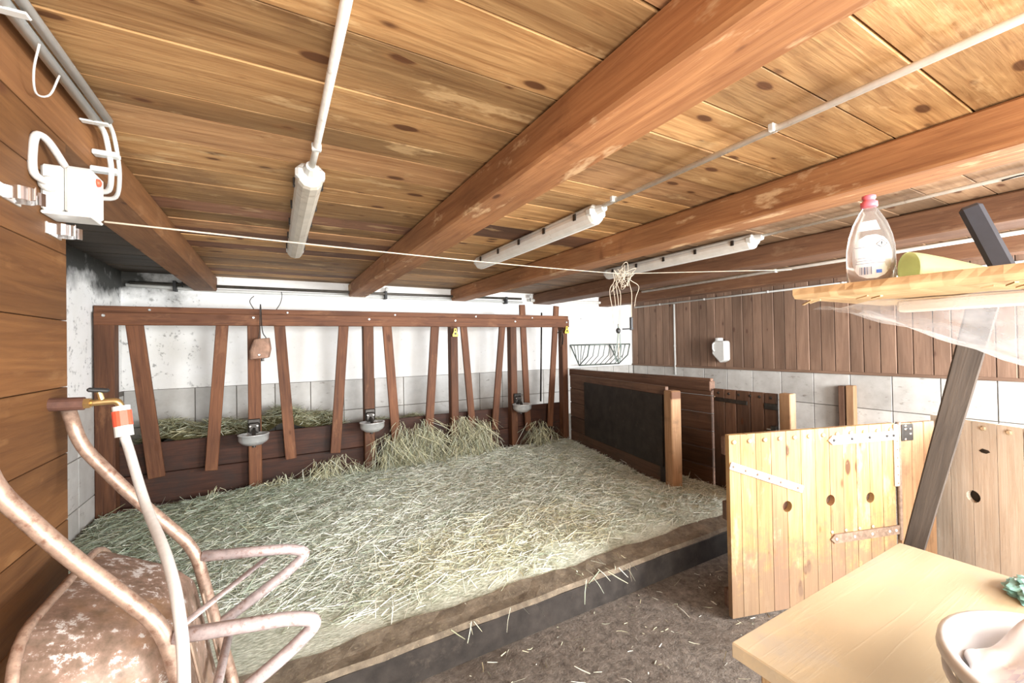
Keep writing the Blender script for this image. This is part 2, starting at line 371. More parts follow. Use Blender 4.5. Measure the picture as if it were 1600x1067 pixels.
# back wall with its tile dado
wb = box('wall_back', (XL-.2, YB, 0), (XR+.2, YB+.2, H+.1), M_plaster, None, 0); tag(wb, 'whitewashed back wall of the stable with tiled lower part', 'wall', kind='structure')
wl = box('wall_left', (XL-.2, 1.70, 0), (XL, YB, H+.1), M_plaster, None, 0); tag(wl, 'short whitewashed side wall beside the feed fence', 'wall', kind='structure')
TW, TH, ZT = .356, .36, 1.127
def grout_strip(parent, lo, hi): box('grout_bed', lo, hi, M_grout, parent, 0)
grout_strip(wb, (XL, YB-.006, 0), (XR, YB, ZT))
tb = lambda nm: box_me(nm, TW-.008, .014, TH-.008, .002, M_tile)
x = -.716-TW*2
while x < XR:
    for r in range(2):
        x0, x1 = max(x, XL+.012), min(x+TW, XR-.012)
        if x1-x0 < .08: continue
        full = abs((x1-x0)-TW) < 1e-6
        me = tb('tile') if full else box_me('tile', x1-x0-.008, .014, TH-.008, .002, M_tile)
        link('tile', me, wb, Matrix.Translation(((x0+x1)/2, YB-.009, ZT-TH*(r+.5))))
    x += TW
grout_strip(wl, (XL, 3.2, 0), (XL+.006, YB-.02, ZT))
y = 5.33-TW
while y > 3.3:
    for r in range(3):
        link('tile', box_me('tile', .014, TW-.008, TH-.008, .002, M_tile), wl, Matrix.Translation((XL+.009, y+TW/2, ZT-.04-TH*(r+.5))))
    y -= TW
# right wall: tiles below, vertical cladding boards above, window beyond the frame near the table
wr = bpy.data.objects.new('wall_right', None); COL.objects.link(wr); wr.matrix_basis = Matrix.Translation((XR, 2, 0)); tag(wr, 'right wall with tiles below and brown vertical boarding above', 'wall', kind='structure')
WY0, WY1, WZ0, WZ1 = -1.25, .62, 1.02, 2.02
box('masonry', (XR, WY1, 0), (XR+.2, YB+.2, H+.1), M_plaster, wr, 0); box('masonry', (XR, YF-.2, 0), (XR+.2, WY0, H+.1), M_plaster, wr, 0)
box('masonry', (XR, WY0, 0), (XR+.2, WY1, WZ0), M_plaster, wr, 0); box('masonry', (XR, WY0, WZ1), (XR+.2, WY1, H+.1), M_plaster, wr, 0)
box('grout_bed', (XR-.006, WY1, 0), (XR, YB-.02, ZT), M_grout, wr, 0)
y = 2.52+TW*7
while y > WY1:
    for r in range(3):
        y1 = min(y+TW, YB-.03)
        link('tile', box_me('tile', .014, y1-y-.008, TH-.008, .002, M_tile), wr, Matrix.Translation((XR-.009, (y+y1)/2, ZT-TH*(r+.5))))
    y -= TW
y = YB-.02; i = 0
while y > WY1+.14:
    bw = .132 + .012*math.sin(i*2.3); t = .022+.006*((i*7) % 3)/2
    board('cladding_board', (XR-t/2, y-bw/2, ZT), (XR-t/2, y-bw/2, H-.004), bw-.006, t, (1, 0, 0), M_clad, wr, .004); y -= bw; i += 1
board('cladding_rail', (XR-.02, WY1, ZT+.01), (XR-.02, YB-.02, ZT+.01), .03, .04, (1, 0, 0), M_clad, wr)
# front wall behind the camera with the open doorway
wf = bpy.data.objects.new('wall_front', None); COL.objects.link(wf); wf.matrix_basis = Matrix.Translation((2, YF, 0)); tag(wf, 'whitewashed front wall with wide open doorway', 'wall', kind='structure')
box('masonry', (XL-.2, YF-.2, 0), (-.30, YF, H+.1), M_plaster, wf, 0); box('masonry', (2.2, YF-.2, 0), (2.95, YF, H+.1), M_plaster, wf, 0); box('masonry', (4.75, YF-.2, 0), (XR+.2, YF, H+.1), M_plaster, wf, 0); box('masonry', (2.95, YF-.2, 0), (4.75, YF, .95), M_plaster, wf, 0); box('masonry', (2.95, YF-.2, 2.05), (4.75, YF, H+.1), M_plaster, wf, 0); box('masonry', (-.30, YF-.2, 2.15), (2.2, YF, H+.1), M_plaster, wf, 0)
def window(name, corner, udir, wd, hg, label):
    o = bpy.data.objects.new(name, None); COL.objects.link(o); o.matrix_basis = Matrix.Translation(corner); tag(o, label, 'window', kind='structure')
    c, u = V(corner), V(udir); n_ = u.cross(V((0, 0, 1))); zz = V((0, 0, 1))
    for a, b in ((c, c+u*wd), (c+zz*hg, c+u*wd+zz*hg), (c, c+zz*hg), (c+u*wd, c+u*wd+zz*hg), (c+u*wd/2, c+u*wd/2+zz*hg), (c+zz*hg/2, c+u*wd+zz*hg/2)): board('window_frame', a, b, .06, .06, n_, M_whiteplastic, o)
    for i in (0, 1):
        for j in (0, 1): board('pane', c+u*(wd*(i/2)+.03)+zz*(hg*(j/2+.25)), c+u*(wd*(i/2+.5)-.03)+zz*(hg*(j/2+.25)), hg/2-.06, .004, n_, M_bottle, o, 0)
window('window_1', (XR+.12, WY0+.03, WZ0+.03), (0, 1, 0), WY1-WY0-.06, WZ1-WZ0-.06, 'four-pane window in the right wall beyond the table')
window('added_front_window', (2.98, YF-.12, .98), (1, 0, 0), 1.74, 1.04, 'added four-pane window in the unseen front wall, brightening hay and back wall')  # added out of view, where the extra front fill enters
# ceiling: boards across, beams along
ce = bpy.data.objects.new('ceiling', None); COL.objects.link(ce); ce.matrix_basis = Matrix.Translation((2, 2, H)); tag(ce, 'low pine board ceiling on heavy beams', 'ceiling', kind='structure')
box('ceiling_deck', (XL-.2, YF-.2, H+.035), (XR+.2, YB+.2, H+.1), M_stalldark, ce, 0)
joints = [YF]
while joints[-1] < .2: joints.append(joints[-1]+.229)
joints = [j for j in joints if j < .34] + [.46, .67, .86, 1.075, 1.318, 1.583, 1.72, 1.95, 2.19, 2.385, 2.67, 2.875]
while joints[-1]+.2 < YB: joints.append(joints[-1]+.17+.06*random.random())
joints[-1] = YB
cuts = [XL, -.62, .87, 2.18, 3.55, 4.79, XR]
for bi, (xa, xb) in enumerate(zip(cuts, cuts[1:])):
    for j0, j1 in zip(joints, joints[1:]):
        dz = random.uniform(0, .006); tilt = random.uniform(-.006, .006)
        zc = H+.0125+dz
        board('ceiling_board', (xa+.004, (j0+j1)/2, zc), (xb-.004, (j0+j1)/2, zc), j1-j0-.006, .022, (0, tilt, 1), M_ceil_dark if bi == 0 else (M_ceil if bi < 3 else M_ceil_greybrown), ce, .0015)
for bx0, bx1 in BEAMS:
    board('beam', ((bx0+bx1)/2, YF, (ZB+H)/2), ((bx0+bx1)/2, YB-.002, (ZB+H)/2), bx1-bx0, H-ZB, (0, 0, 1), M_beam_left if bx0 < 0 else (M_beam if bx0 < 2.5 else M_beam_dark), ce, .010)
# plank partition on the left, just inside the doorway
pt = bpy.data.objects.new('wall_partition', None); COL.objects.link(pt); pt.matrix_basis = Matrix.Translation((-.56, .2, 0)); tag(pt, 'orange-brown plank partition under the outer ceiling beam', 'wall', kind='structure')
z = .055
while z < ZB-.01:
    h = min(.1925, ZB-.002-z); hh = .1925
    board('plank', (-.556, YF, z+h/2), (-.556, 1.712, z+h/2), h-.002, .05+.002*random.random(), (1, 0, 0), M_panel, pt, .0015); z += hh
board('plank', (-.556, YF, .028), (-.556, 1.712, .028), .05, .05, (1, 0, 0), M_panel, pt)

# ---------------------------------------------------------------- the raised lying area
ZP = .17
pf = thing('lying_platform', (1.1, 3.2, 0), 'raised dung-grey stall platform with dark kerb, covered in hay', 'platform')
box('slab', (XL+.02, 2.02, 0), (3.47, 4.70, ZP-.01), M_slab, pf, .01)
bm = bmesh.new(); n = 60; vs = []
for i in range(n+1):
    xx = XL+.03+(4.70)*i/n; wv = lambda a: .006*math.sin(xx*9+a)+.004*math.sin(xx*23+a*2)
    vs.append([bm.verts.new(p) for p in ((xx, 1.875+wv(0), 0), (xx, 1.868+wv(1)*.5, .155), (xx, 1.882+wv(1)*.5, ZP+.004), (xx, 1.95, ZP+.004+wv(2)), (xx, 2.03+wv(4), ZP+.012+wv(3)), (xx, 2.03, 0))])
for a, b in zip(vs, vs[1:]):
    for k in range(6): bm.faces.new((a[k], a[(k+1) % 6], b[(k+1) % 6], b[k]))
bm.faces.new(vs[0]); bm.faces.new(vs[-1][::-1])
kb = meshobj('kerb', bm, M_kerb, pf)
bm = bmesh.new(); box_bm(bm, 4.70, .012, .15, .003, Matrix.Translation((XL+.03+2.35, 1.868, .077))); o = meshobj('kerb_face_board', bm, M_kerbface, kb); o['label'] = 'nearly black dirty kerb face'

# ---------------------------------------------------------------- hay
def fnoise(x, y, s=0):
    return (np.sin(x*2.1+s)*np.cos(y*2.7-s*1.3)+.6*np.sin(x*5.3+y*3.1+s*2)+.4*np.sin(x*9.7-y*8.3+s)+.25*np.sin(x*19+y*23+s*3))/2.25
def bed_h(x, y):
    x = np.asarray(x, float); y = np.asarray(y, float)
    edge = np.clip((y-2.05-.06*fnoise(x*2, y*0, 2))/.18, 0, 1)*np.clip((4.60-y)/.08, .3, 1)
    left = np.clip((x+y*.55-1.35)/.9, .12, 1)
    back = np.clip((y-4.0)/.6, 0, 1)
    return ZP + edge*left*(.035+.022*fnoise(x*1.6, y*1.6, 1)+.008*fnoise(x*7, y*7, 4)+.03*back)
gx, gy = np.meshgrid(np.linspace(XL+.04, 3.44, 150), np.linspace(2.03, 4.575, 90))
gz = bed_h(gx, gy); co = np.stack([gx, gy, gz], -1).reshape(-1, 3); nx, ny = 150, 90
fc = [(j*nx+i, j*nx+i+1, (j+1)*nx+i+1, (j+1)*nx+i) for j in range(ny-1) for i in range(nx-1)]
me = bpy.data.meshes.new('trodden_layer'); me.from_pydata(co.tolist(), [], fc); me.shade_smooth()
hay = thing('hay_bedding', (1.1, 3.2, ZP), 'pale green trodden hay spread over the raised platform', 'hay', kind='stuff')
tag(link('trodden_layer', me, hay, None, M_bed), kind='stuff')
def strands(name, P0, D, L, width, bend, tint, parent, mat=M_hay):
    """P0 (n,3) starts, D (n,3) unit directions, ribbons of two bent pieces"""
    n = len(P0); rnd = RNG.normal(size=(n, 3)); side = np.cross(D, rnd); side /= np.linalg.norm(side, axis=1, keepdims=True)+1e-9
    bv = np.cross(D, side)*bend[:, None]
    W = side*width[:, None]*.5
    p1 = P0+D*L[:, None]*.5+bv; p2 = P0+D*L[:, None]
    co = np.stack([P0-W, P0+W, p1-W, p1+W, p2-W*.5, p2+W*.5], 1).reshape(-1, 3)
    co[:, 0] = co[:, 0].clip(XL+.03, 3.43) if name != 'litter' else co[:, 0]
    base = (np.arange(n)*6)[:, None]
    q = np.concatenate([base+np.array([0, 1, 3, 2]), base+np.array([2, 3, 5, 4])], 1).reshape(-1, 4)
    me = bpy.data.meshes.new(name); me.vertices.add(n*6); me.vertices.foreach_set('co', co.astype(np.float32).ravel())
    me.loops.add(len(q)*4); me.loops.foreach_set('vertex_index', q.astype(np.int32).ravel()); me.polygons.add(len(q))
    me.polygons.foreach_set('loop_start', (np.arange(len(q))*4).astype(np.int32)); me.polygons.foreach_set('loop_total', np.full(len(q), 4, np.int32)); me.update(calc_edges=True)
    at = me.color_attributes.new('tint', 'FLOAT_COLOR', 'POINT')
    c = np.concatenate([tint, np.ones((n, 1))], 1).repeat(6, 0).astype(np.float32); at.data.foreach_set('color', c.ravel())
    o = link(name, me, parent, None, mat); o['kind'] = 'stuff'; return o
GREEN, STRAW, PALE, OLIVE = np.array([.29, .36, .265]), np.array([.82, .77, .50]), np.array([.90, .92, .84]), np.array([.16, .14, .06])
def tints(n, wg, wst, wp, wo):
    wgt = np.stack([wg, wst, wp, wo], 1); wgt = wgt*RNG.gamma(.7, 1, wgt.shape); wgt /= wgt.sum(1, keepdims=True)
    return np.clip((wgt[:, :1]*GREEN+wgt[:, 1:2]*STRAW+wgt[:, 2:3]*PALE+wgt[:, 3:]*OLIVE)*RNG.uniform(.78, 1.2, (n, 1)), 0, 1)
def bed_strands(n):
    x = RNG.uniform(XL+.05, 3.38, n*2); y = RNG.uniform(2.04, 4.56, n*2)
    front = 2.07+.07*fnoise(x*2, y*0, 2)+np.clip(.55-(x+.25)*.9, 0, .75)*.9
    dens = np.clip((y-front)/.25, 0, 1)*(.65+.35*fnoise(x*2, y*2, 6))
    k = RNG.random(n*2) < dens; x, y = x[k][:n], y[k][:n]; n = len(x)
    a = RNG.normal(.25, .8, n)+np.where(RNG.random(n) < .25, math.pi/2, 0); tilt = RNG.normal(.05, .16, n)
    D = np.stack([np.cos(a)*np.cos(tilt), np.sin(a)*np.cos(tilt), np.sin(tilt)], 1)
    L = RNG.gamma(3.5, .032, n).clip(.03, .30); z = bed_h(x, y)+RNG.uniform(-.002, .022, n)
    P0 = np.stack([x, y, z], 1)-D*L[:, None]*.5; P0[:, 2] = np.maximum(P0[:, 2], ZP+.004)
    P0[:, 0] = P0[:, 0].clip(XL+.04, 3.40)
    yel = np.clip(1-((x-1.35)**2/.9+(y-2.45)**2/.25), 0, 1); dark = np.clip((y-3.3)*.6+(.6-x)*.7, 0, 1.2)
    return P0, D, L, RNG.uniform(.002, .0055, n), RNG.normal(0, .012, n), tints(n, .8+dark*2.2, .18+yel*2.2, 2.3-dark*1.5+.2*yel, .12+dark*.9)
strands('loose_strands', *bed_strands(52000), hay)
# loose straws fallen over the kerb and on the floor
n = 420; x = RNG.uniform(.2, 3.2, n); y = RNG.uniform(.7, 1.84, n); a = RNG.uniform(0, 6.28, n)
D = np.stack([np.cos(a), np.sin(a), RNG.uniform(0, .05, n)], 1)
fs = thing('straw_litter', (1.6, 1.3, 0), 'scattered bits of straw lying on the bare dark floor', 'straw', kind='stuff')
strands('loose_strands', np.stack([x, y, np.full(n, .004)], 1), D, RNG.gamma(2, .016, n).clip(.01, .12), RNG.uniform(.002, .005, n), RNG.normal(0, .004, n), tints(n, np.full(n, .2), np.full(n, 1.), np.full(n, .8), np.full(n, .4)), fs)
n = 34; cx = RNG.choice([.78, 1.05, 1.5, 1.62, 1.78, 1.8], n); x = cx+RNG.normal(0, .05, n); y = np.full(n, 1.95)+RNG.normal(0, .05, n)
a = RNG.normal(-1.57, .5, n); dn = RNG.uniform(-.9, .05, n); D = np.stack([np.cos(a)*np.cos(dn), np.sin(a)*np.cos(dn), np.sin(dn)], 1)
yy = np.where(dn < -.35, 1.86, y)
strands('straws_over_kerb', np.stack([x, yy, np.full(n, ZP+.012)], 1), D, RNG.uniform(.04, .14, n), RNG.uniform(.002, .005, n), RNG.normal(0, .01, n), tints(n, np.full(n, .5), np.full(n, 1.), np.full(n, 1.), np.full(n, .1)), hay)

# ---------------------------------------------------------------- feed fence with trough
YF0 = 4.60
ff = thing('feed_fence', (1.1, YF0, ZP), 'brown wooden feed fence with slanted slats and top rail', 'fence')
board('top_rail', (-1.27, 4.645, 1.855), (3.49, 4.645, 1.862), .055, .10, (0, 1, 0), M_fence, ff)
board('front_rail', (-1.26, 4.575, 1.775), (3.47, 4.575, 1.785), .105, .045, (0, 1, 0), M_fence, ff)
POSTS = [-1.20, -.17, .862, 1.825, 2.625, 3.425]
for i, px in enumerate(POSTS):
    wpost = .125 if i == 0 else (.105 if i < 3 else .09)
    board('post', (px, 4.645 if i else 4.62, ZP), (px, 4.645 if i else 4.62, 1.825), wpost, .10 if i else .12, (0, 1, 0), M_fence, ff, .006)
    bolt((px, 4.552, 1.80), (0, -1, 0), .013, M_steel, ff); bolt((px+.28, 4.594, 1.855), (0, -1, 0), .011, M_steel, ff)
SL = [(-1.02, -.885, .43), (-.415, -.507, .43), (.042, .126, .44), (.618, .523, .44), (1.058, 1.142, .46), (1.597, 1.50, .46), (1.952, 2.053, .44), (2.469, 2.34, .47), (2.776, 2.825, .40), (3.276, 3.164, .42)]
for i, (xt, xb, zb) in enumerate(SL):
    zt = 2.02 if i >= 8 else 1.80; xtt = xt+(xt-xb)*(zt-1.72)/(1.72-zb); yt = 4.612 if i < 8 else 4.612
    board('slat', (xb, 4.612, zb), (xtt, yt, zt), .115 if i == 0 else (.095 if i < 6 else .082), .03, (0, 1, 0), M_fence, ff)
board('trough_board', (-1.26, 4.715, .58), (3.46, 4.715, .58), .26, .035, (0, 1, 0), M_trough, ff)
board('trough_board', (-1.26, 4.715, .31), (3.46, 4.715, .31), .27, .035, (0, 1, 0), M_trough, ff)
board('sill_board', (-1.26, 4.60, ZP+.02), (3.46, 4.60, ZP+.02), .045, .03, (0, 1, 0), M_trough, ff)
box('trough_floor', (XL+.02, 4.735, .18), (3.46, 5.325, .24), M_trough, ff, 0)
tube('latch_rod', [(3.28, 5.0, .70), (3.23, 4.86, 1.95)], .012, M_darkmetal, ff, 6)
# hay heaped in the trough
def trough_h(x):
    x = np.asarray(x, float); return .60+.24*np.exp(-((x+.05)/.75)**2)+.10*np.exp(-((x+.85)/.25)**2)+.05*np.sin(x*6)+.04*np.sin(x*13+1)-.10*np.clip(x-1.5, 0, 1)
th = thing('trough_hay', (1.1, 4.95, .24), 'olive hay heaped in the trough behind the fence slats', 'hay', kind='stuff')
gx, gy = np.meshgrid(np.linspace(XL+.04, 3.44, 120), np.linspace(4.74, 5.325, 12))
gz = trough_h(gx)*(1-.25*((gy-5.0)/.35)**2)+.02*fnoise(gx*6, gy*6, 3); co = np.stack([gx, gy, gz], -1).reshape(-1, 3)
co2 = co.copy(); co2[:, 2] = .245
fc = [(j*120+i, j*120+i+1, (j+1)*120+i+1, (j+1)*120+i) for j in range(11) for i in range(119)]
me = bpy.data.meshes.new('heap'); me.from_pydata(co.tolist(), [], fc); me.shade_smooth()
s = NT('heaped_hay_shaded'); nn = s.noise(s.mapping(s.pos(), (60, 60, 90)), 1, 5, .65); s.bump(nn, .7, .02); M_heap = s.done(s.mix(s.mapr(nn, .3, .7), (.025, .023, .010), (.12, .105, .045)), .9, 0, .1)  # heap colour lowered so the hay carries the trough's shade
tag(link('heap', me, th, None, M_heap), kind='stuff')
n = 9000; x = RNG.uniform(XL+.06, 3.42, n); y = RNG.uniform(4.76, 5.30, n); a = RNG.normal(0, 1, n)+np.where(RNG.random(n) < .3, 1.57, 0); ti = RNG.normal(.05, .3, n)
D = np.stack([np.cos(a)*np.cos(ti), np.sin(a)*np.cos(ti)*.5, np.sin(ti)], 1); L = RNG.gamma(3, .04, n).clip(.04, .26); z = trough_h(x)*(1-.25*((y-5.0)/.35)**2)+RNG.uniform(0, .03, n)
P0 = np.stack([x, y, z], 1)-D*L[:, None]*.5; P0[:, 0] = P0[:, 0].clip(XL+.05, 3.4); P0[:, 1] = P0[:, 1].clip(4.75, 5.2)
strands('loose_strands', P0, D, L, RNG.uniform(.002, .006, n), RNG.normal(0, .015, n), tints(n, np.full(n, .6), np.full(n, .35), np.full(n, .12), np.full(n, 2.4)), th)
# hay pulled through the slats, drooping in front of the fence
nc = 46; cxs = np.concatenate([RNG.uniform(.92, 2.32, 27), RNG.uniform(2.75, 3.15, 6), np.concatenate([RNG.uniform(.05, .88, 9), RNG.uniform(-.9, .0, 4)])]); cw = RNG.uniform(.035, .11, nc); ch = np.concatenate([RNG.uniform(.14, .52, 27), RNG.uniform(.12, .36, 6), RNG.uniform(.10, .26, 9), RNG.uniform(.04, .12, 4)]); lean = RNG.normal(0, .5, nc)
n = 3800; wt = cw*ch; ci = RNG.choice(nc, n, p=wt/wt.sum()); hgt = RNG.random(n)**.75; top = ZP+.03+ch[ci]*hgt; x = cxs[ci]+RNG.normal(0, 1, n)*cw[ci]*(1.15-.55*hgt)+lean[ci]*.12*hgt
yy = 4.58-.16*RNG.random(n)*np.clip((.75-top)/.4, .2, 1); a = RNG.normal(-1.57, .9, n); dn = -RNG.uniform(.3, 1.4, n)
D = np.stack([np.cos(a)*np.cos(dn), np.sin(a)*np.cos(dn)*.45, np.sin(dn)], 1); D /= np.linalg.norm(D, axis=1, keepdims=True); L = RNG.uniform(.08, .34, n); L = np.minimum(L, (top-ZP-.01)/np.maximum(.2, -D[:, 2]))
strands('drooping_strands', np.stack([x, yy, top], 1), D, L, RNG.uniform(.002, .0055, n), RNG.normal(0, .02, n), tints(n, np.full(n, .6), np.full(n, .8), np.full(n, .3), np.full(n, 1.5)), th)

# ---------------------------------------------------------------- drinking bowls, bell, tags on the fence
def bowl(x, z, label):
    t = thing('drinking_bowl', (x, 4.50, z), label, 'drinker', 'drinking bowls on the feed fence')
    M = Matrix.Translation((x, 4.465, z))
    lathe('bowl', [(.02, -.06), (.07, -.055), (.105, -.03), (.118, -.012), (.120, .034), (.125, .036), (.125, .042), (.110, .042), (.104, -.005), (.06, -.035), (.0005, -.04)], M, M_bowl, t, 32, 1.0, .85, False)
    box('bracket', (x-.05, 4.568, z-.02), (x+.05, 4.592, z+.16), M_darkmetal, t, .006)
    box('valve_housing', (x-.045, 4.545, z+.03), (x+.045, 4.57, z+.13), M_darkmetal, t, .012)
    cyl('spout', (x, 4.548, z+.075), (x, 4.475, z+.02), .014, M_darkmetal, t); cyl('push_tongue', (x-.0, 4.50, z+.06), (x, 4.44, z-.015), .02, M_darkmetal, t, 10, .012)
    for dx in (-.028, .028): bolt((x+dx, 4.545, z+.10), (0, -1, 0), .013, M_chrome, t)
    cyl('drain_plug', (x+.0, 4.50, z-.085), (x, 4.50, z-.045), .016, M_darkmetal, t)
bowl(-.175, .70, 'steel drinking bowl beside the hanging bell, fence post nearest the plank partition')
bowl(.862, .70, 'steel drinking bowl on the middle fence post above drooping hay')
bowl(2.655, .735, 'steel drinking bowl on the fence post nearest the stall divider')
t = thing('cow_bell', (-.105, 4.51, 1.42), 'rusty brown cow bell hanging by wire from the fence rail', 'bell')
bm = bmesh.new(); rg = []
for zz, hw, hd in ((1.60, .065, .04), (1.605, .058, .035), (1.50, .088, .052), (1.425, .08, .052), (1.42, .074, .046), (1.5, .076, .042)):
    rg.append([bm.verts.new((-.105+hw*math.copysign(abs(math.cos(a))**.5, math.cos(a))+(zz-1.6)*.10, 4.505+hd*math.copysign(abs(math.sin(a))**.5, math.sin(a)), zz+.12*(hw*math.cos(a)))) for a in [k*math.pi/8 for k in range(16)]])
rg = [rg[1], rg[0], rg[2], rg[3], rg[4], rg[5]]
for a, b in zip(rg, rg[1:]):
    for k in range(16): bm.faces.new((a[k], a[(k+1) % 16], b[(k+1) % 16], b[k]))
bm.faces.new(rg[0][::-1]); bm.faces.new(rg[-1])
meshobj('bell_body', bm, M_bell, t); bolt((-.125, 4.449, 1.455), (0, -1, 0), .012, M_chrome, t, 'rivet')
tube('hanging_wire', smooth_path([(-.13, 4.505, 1.60), (-.12, 4.515, 1.68), (-.115, 4.53, 1.90), (-.11, 4.56, 1.895), (-.1, 4.53, 1.68), (-.07, 4.505, 1.61)], 5), .004, M_darkmetal, t, 5)
cyl('clapper', (-.10, 4.505, 1.49), (-.10, 4.505, 1.395), .012, M_darkmetal, t)
def hook(x0, pts, lab):
    o = tube('wire_hook', pts, .004, M_darkmetal, None, 5); tag(o, lab, 'hook', 'wire hooks on the fence rail')
hook(0, smooth_path([(-.17, 4.645, 1.885), (-.20, 4.645, 1.95), (-.19, 4.64, 1.985), (-.165, 4.64, 2.01)]), 'thin bent wire hook above the post with the bell')
hook(0, smooth_path([(.015, 4.645, 1.885), (.05, 4.645, 1.95), (.065, 4.64, 2.02), (.06, 4.64, 2.06)]), 'thin long wire standing on the rail right of the bell')
def eartag(x, y, z, lab):
    t = thing('ear_tag', (x, y, z-.05), lab, 'tag', 'yellow ear tags on the fence')
    prism('tag_plate', [(-.032, -.05), (.032, -.05), (.036, -.03), (.018, .01), (.014, .045), (-.014, .045), (-.018, .01), (-.036, -.03)], .005, frame((x, y, z), (1, 0, 0), (0, -1, 0)), M_yellow, t)
    bolt((x, y-.003, z+.025), (0, -1, 0), .010, M_black, t, 'stud'); box('printed_digits', (x-.012, y-.0045, z-.028), (x+.012, y-.003, z-.004), M_black, t, 0)
eartag(1.82, 4.545, 1.665, 'yellow ear tag on the fence post nearest the middle of the rail')
eartag(3.425, 4.545, 1.70, 'yellow ear tag on the fence post at the end of the rail')

t = thing('leather_strap', (3.33, 4.55, 1.45), 'dark leather strap knotted round the slat beside the fence end post', 'strap')
tube('loop', smooth_path([(3.30, 4.585, 1.66), (3.33, 4.548, 1.68), (3.37, 4.56, 1.70), (3.385, 4.585, 1.74)], 5), .012, M_stalldark, t, 6, .5); tube('tail', smooth_path([(3.335, 4.548, 1.68), (3.325, 4.545, 1.60), (3.315, 4.555, 1.47)], 5), .016, M_stall, t, 6, .4); tube('tail', smooth_path([(3.34, 4.548, 1.68), (3.355, 4.545, 1.60), (3.35, 4.55, 1.50)], 5), .015, M_stalldark, t, 6, .4)

# ---------------------------------------------------------------- pipes and hay rack on the back wall
t = thing('vacuum_pipe', (1.0, 5.27, 2.16), 'long dark pipe hung along the top of the back wall', 'pipe')
tube('pipe', [(-1.2, 5.27, 2.165), (1.2, 5.27, 2.165), (3.15, 5.27, 2.18)], .016, M_pipe, t)
for hx in (-.86, 1.2, 2.9): box('hanger', (hx-.014, 5.25, 2.10), (hx+.014, 5.34, 2.20), M_black, t, .003)
t = thing('milk_line', (1.6, 5.31, 2.11), 'white plaster-spattered line running under the dark pipe', 'pipe'); tube('pipe', [(-1.24, 5.325, 2.15), (-.5, 5.325, 2.125), (3.2, 5.325, 2.135)], .018, M_whiteplastic, t)
t = thing('grey_pipe', (4.5, 5.30, 2.19), 'grey water pipe along the wall above the hay rack', 'pipe'); tube('pipe', [(3.3, 5.31, 2.17), (5.40, 5.31, 2.19)], .022, M_conduit, t)
for hx in (3.9, 5.0): box('pipe_clip', (hx-.012, 5.285, 2.15), (hx+.012, 5.345, 2.215), M_steel, t, .003)
for hx, hz, lb_ in ((-.80, 2.215, 'white porcelain insulator on the pipe in the mouldy corner'), (1.21, 2.215, 'white porcelain insulator on the pipe beside the main beam end'), (3.30, 2.22, 'white porcelain insulator near the end of the dark pipe')):
    t = thing('insulator', (hx, 5.25, hz-.03), lb_, 'insulator', 'insulators along the back wall pipe')
    lathe('knob', [(.012, -.02), (.026, -.012), (.018, 0), (.026, .012), (.012, .03)], Matrix.Translation((hx, 5.26, hz)), M_whiteplastic, t, 12); cyl('pin', (hx, 5.26, hz-.075), (hx, 5.26, hz-.02), .006, M_black, t)
t = thing('hay_rack', (4.47, 5.1, 1.17), 'half-basket hay rack of green-grey steel bars on the back wall', 'hay rack')
X0, X1 = 4.08, 4.90
def rackprof(x, ins=0): return [(x, 4.87, 1.492), (x, 4.92, 1.32), (x, 5.12, 1.175)]
tube('rim', [(X0, 5.335, 1.49), (X0, 4.87, 1.492), (X1, 4.87, 1.492), (X1, 5.335, 1.49), (X0, 5.335, 1.49)], .011, M_rack, t, 6)
tube('bottom_bar', [(X0, 5.12, 1.175), (X1, 5.12, 1.175)], .011, M_rack, t, 6); tube('back_bar', [(X0, 5.12, 1.175), (X0, 5.335, 1.49)], .010, M_rack, t, 6); tube('back_bar', [(X1, 5.12, 1.175), (X1, 5.335, 1.49)], .010, M_rack, t, 6)
for k in range(9):
    xx = X0+(X1-X0)*k/8; tube('bar', rackprof(xx), .010 if k in (0, 8) else .006, M_rack, t, 6)
for k in range(1, 5):
    yy = 4.87+.465*k/5; zz = 1.175+(max(0, 5.12-yy)/.2*.145 if yy > 4.92 and yy < 5.12 else (max(0, (yy-5.12)/.215*.315) if yy >= 5.12 else .2))
    for xe in (X0, X1): tube('end_bar', [(xe, yy, 1.491), (xe, 5.12+(yy-5.12)*.45, 1.175+abs(yy-5.12)*.55)], .006, M_rack, t, 6)

# ---------------------------------------------------------------- stall divider, partition and half doors
sd = thing('stall_divider', (3.28, 3.5, ZP), 'dark swung stall divider with black panel and tan end post', 'divider')
A, B = V((3.445, 4.50, 0)), V((3.085, 2.62, 0)); u = (B-A).normalized(); nrm = V((u.y, -u.x, 0)); nrm = nrm if nrm.x < 0 else -nrm
for k in range(5):
    zz = .275+k*.185
    board('plank', A+V((0, 0, zz)), B+V((0, 0, zz)), .178, .035, nrm, M_stall, sd)
o = board('black_panel', A+u*.42+nrm*.03+V((0, 0, .70)), B-u*.03+nrm*.03+V((0, 0, .70)), .66, .018, nrm, M_stalldark, sd); o['label'] = 'black panel fixed over the planks'
board('end_post', V((3.075, 2.555, ZP)), V((3.075, 2.555, 1.075)), .105, .105, nrm, M_post, sd, .008)
board('inner_post', V((3.115, 2.66, ZP)), V((3.115, 2.66, 1.03)), .09, .09, nrm, M_stalldark, sd, .006)
sp = thing('stall_partition', (3.47, 3.4, 0), 'brown horizontal plank partition behind the stall divider', 'partition')
for k in range(6):
    board('plank', (3.515, 4.57, .26+k*.165), (3.515, 2.47, .26+k*.165), .158, .04, (1, 0, 0), M_stall, sp)
board('top_rail', (3.505, 4.57, 1.125), (3.505, 2.46, 1.095), .09, .075, (1, 0, 0), M_stall, sp)
hd = thing('stall_half_door', (3.49, 2.13, .05), 'dark brown half door of upright boards beside the stall partition', 'half door')
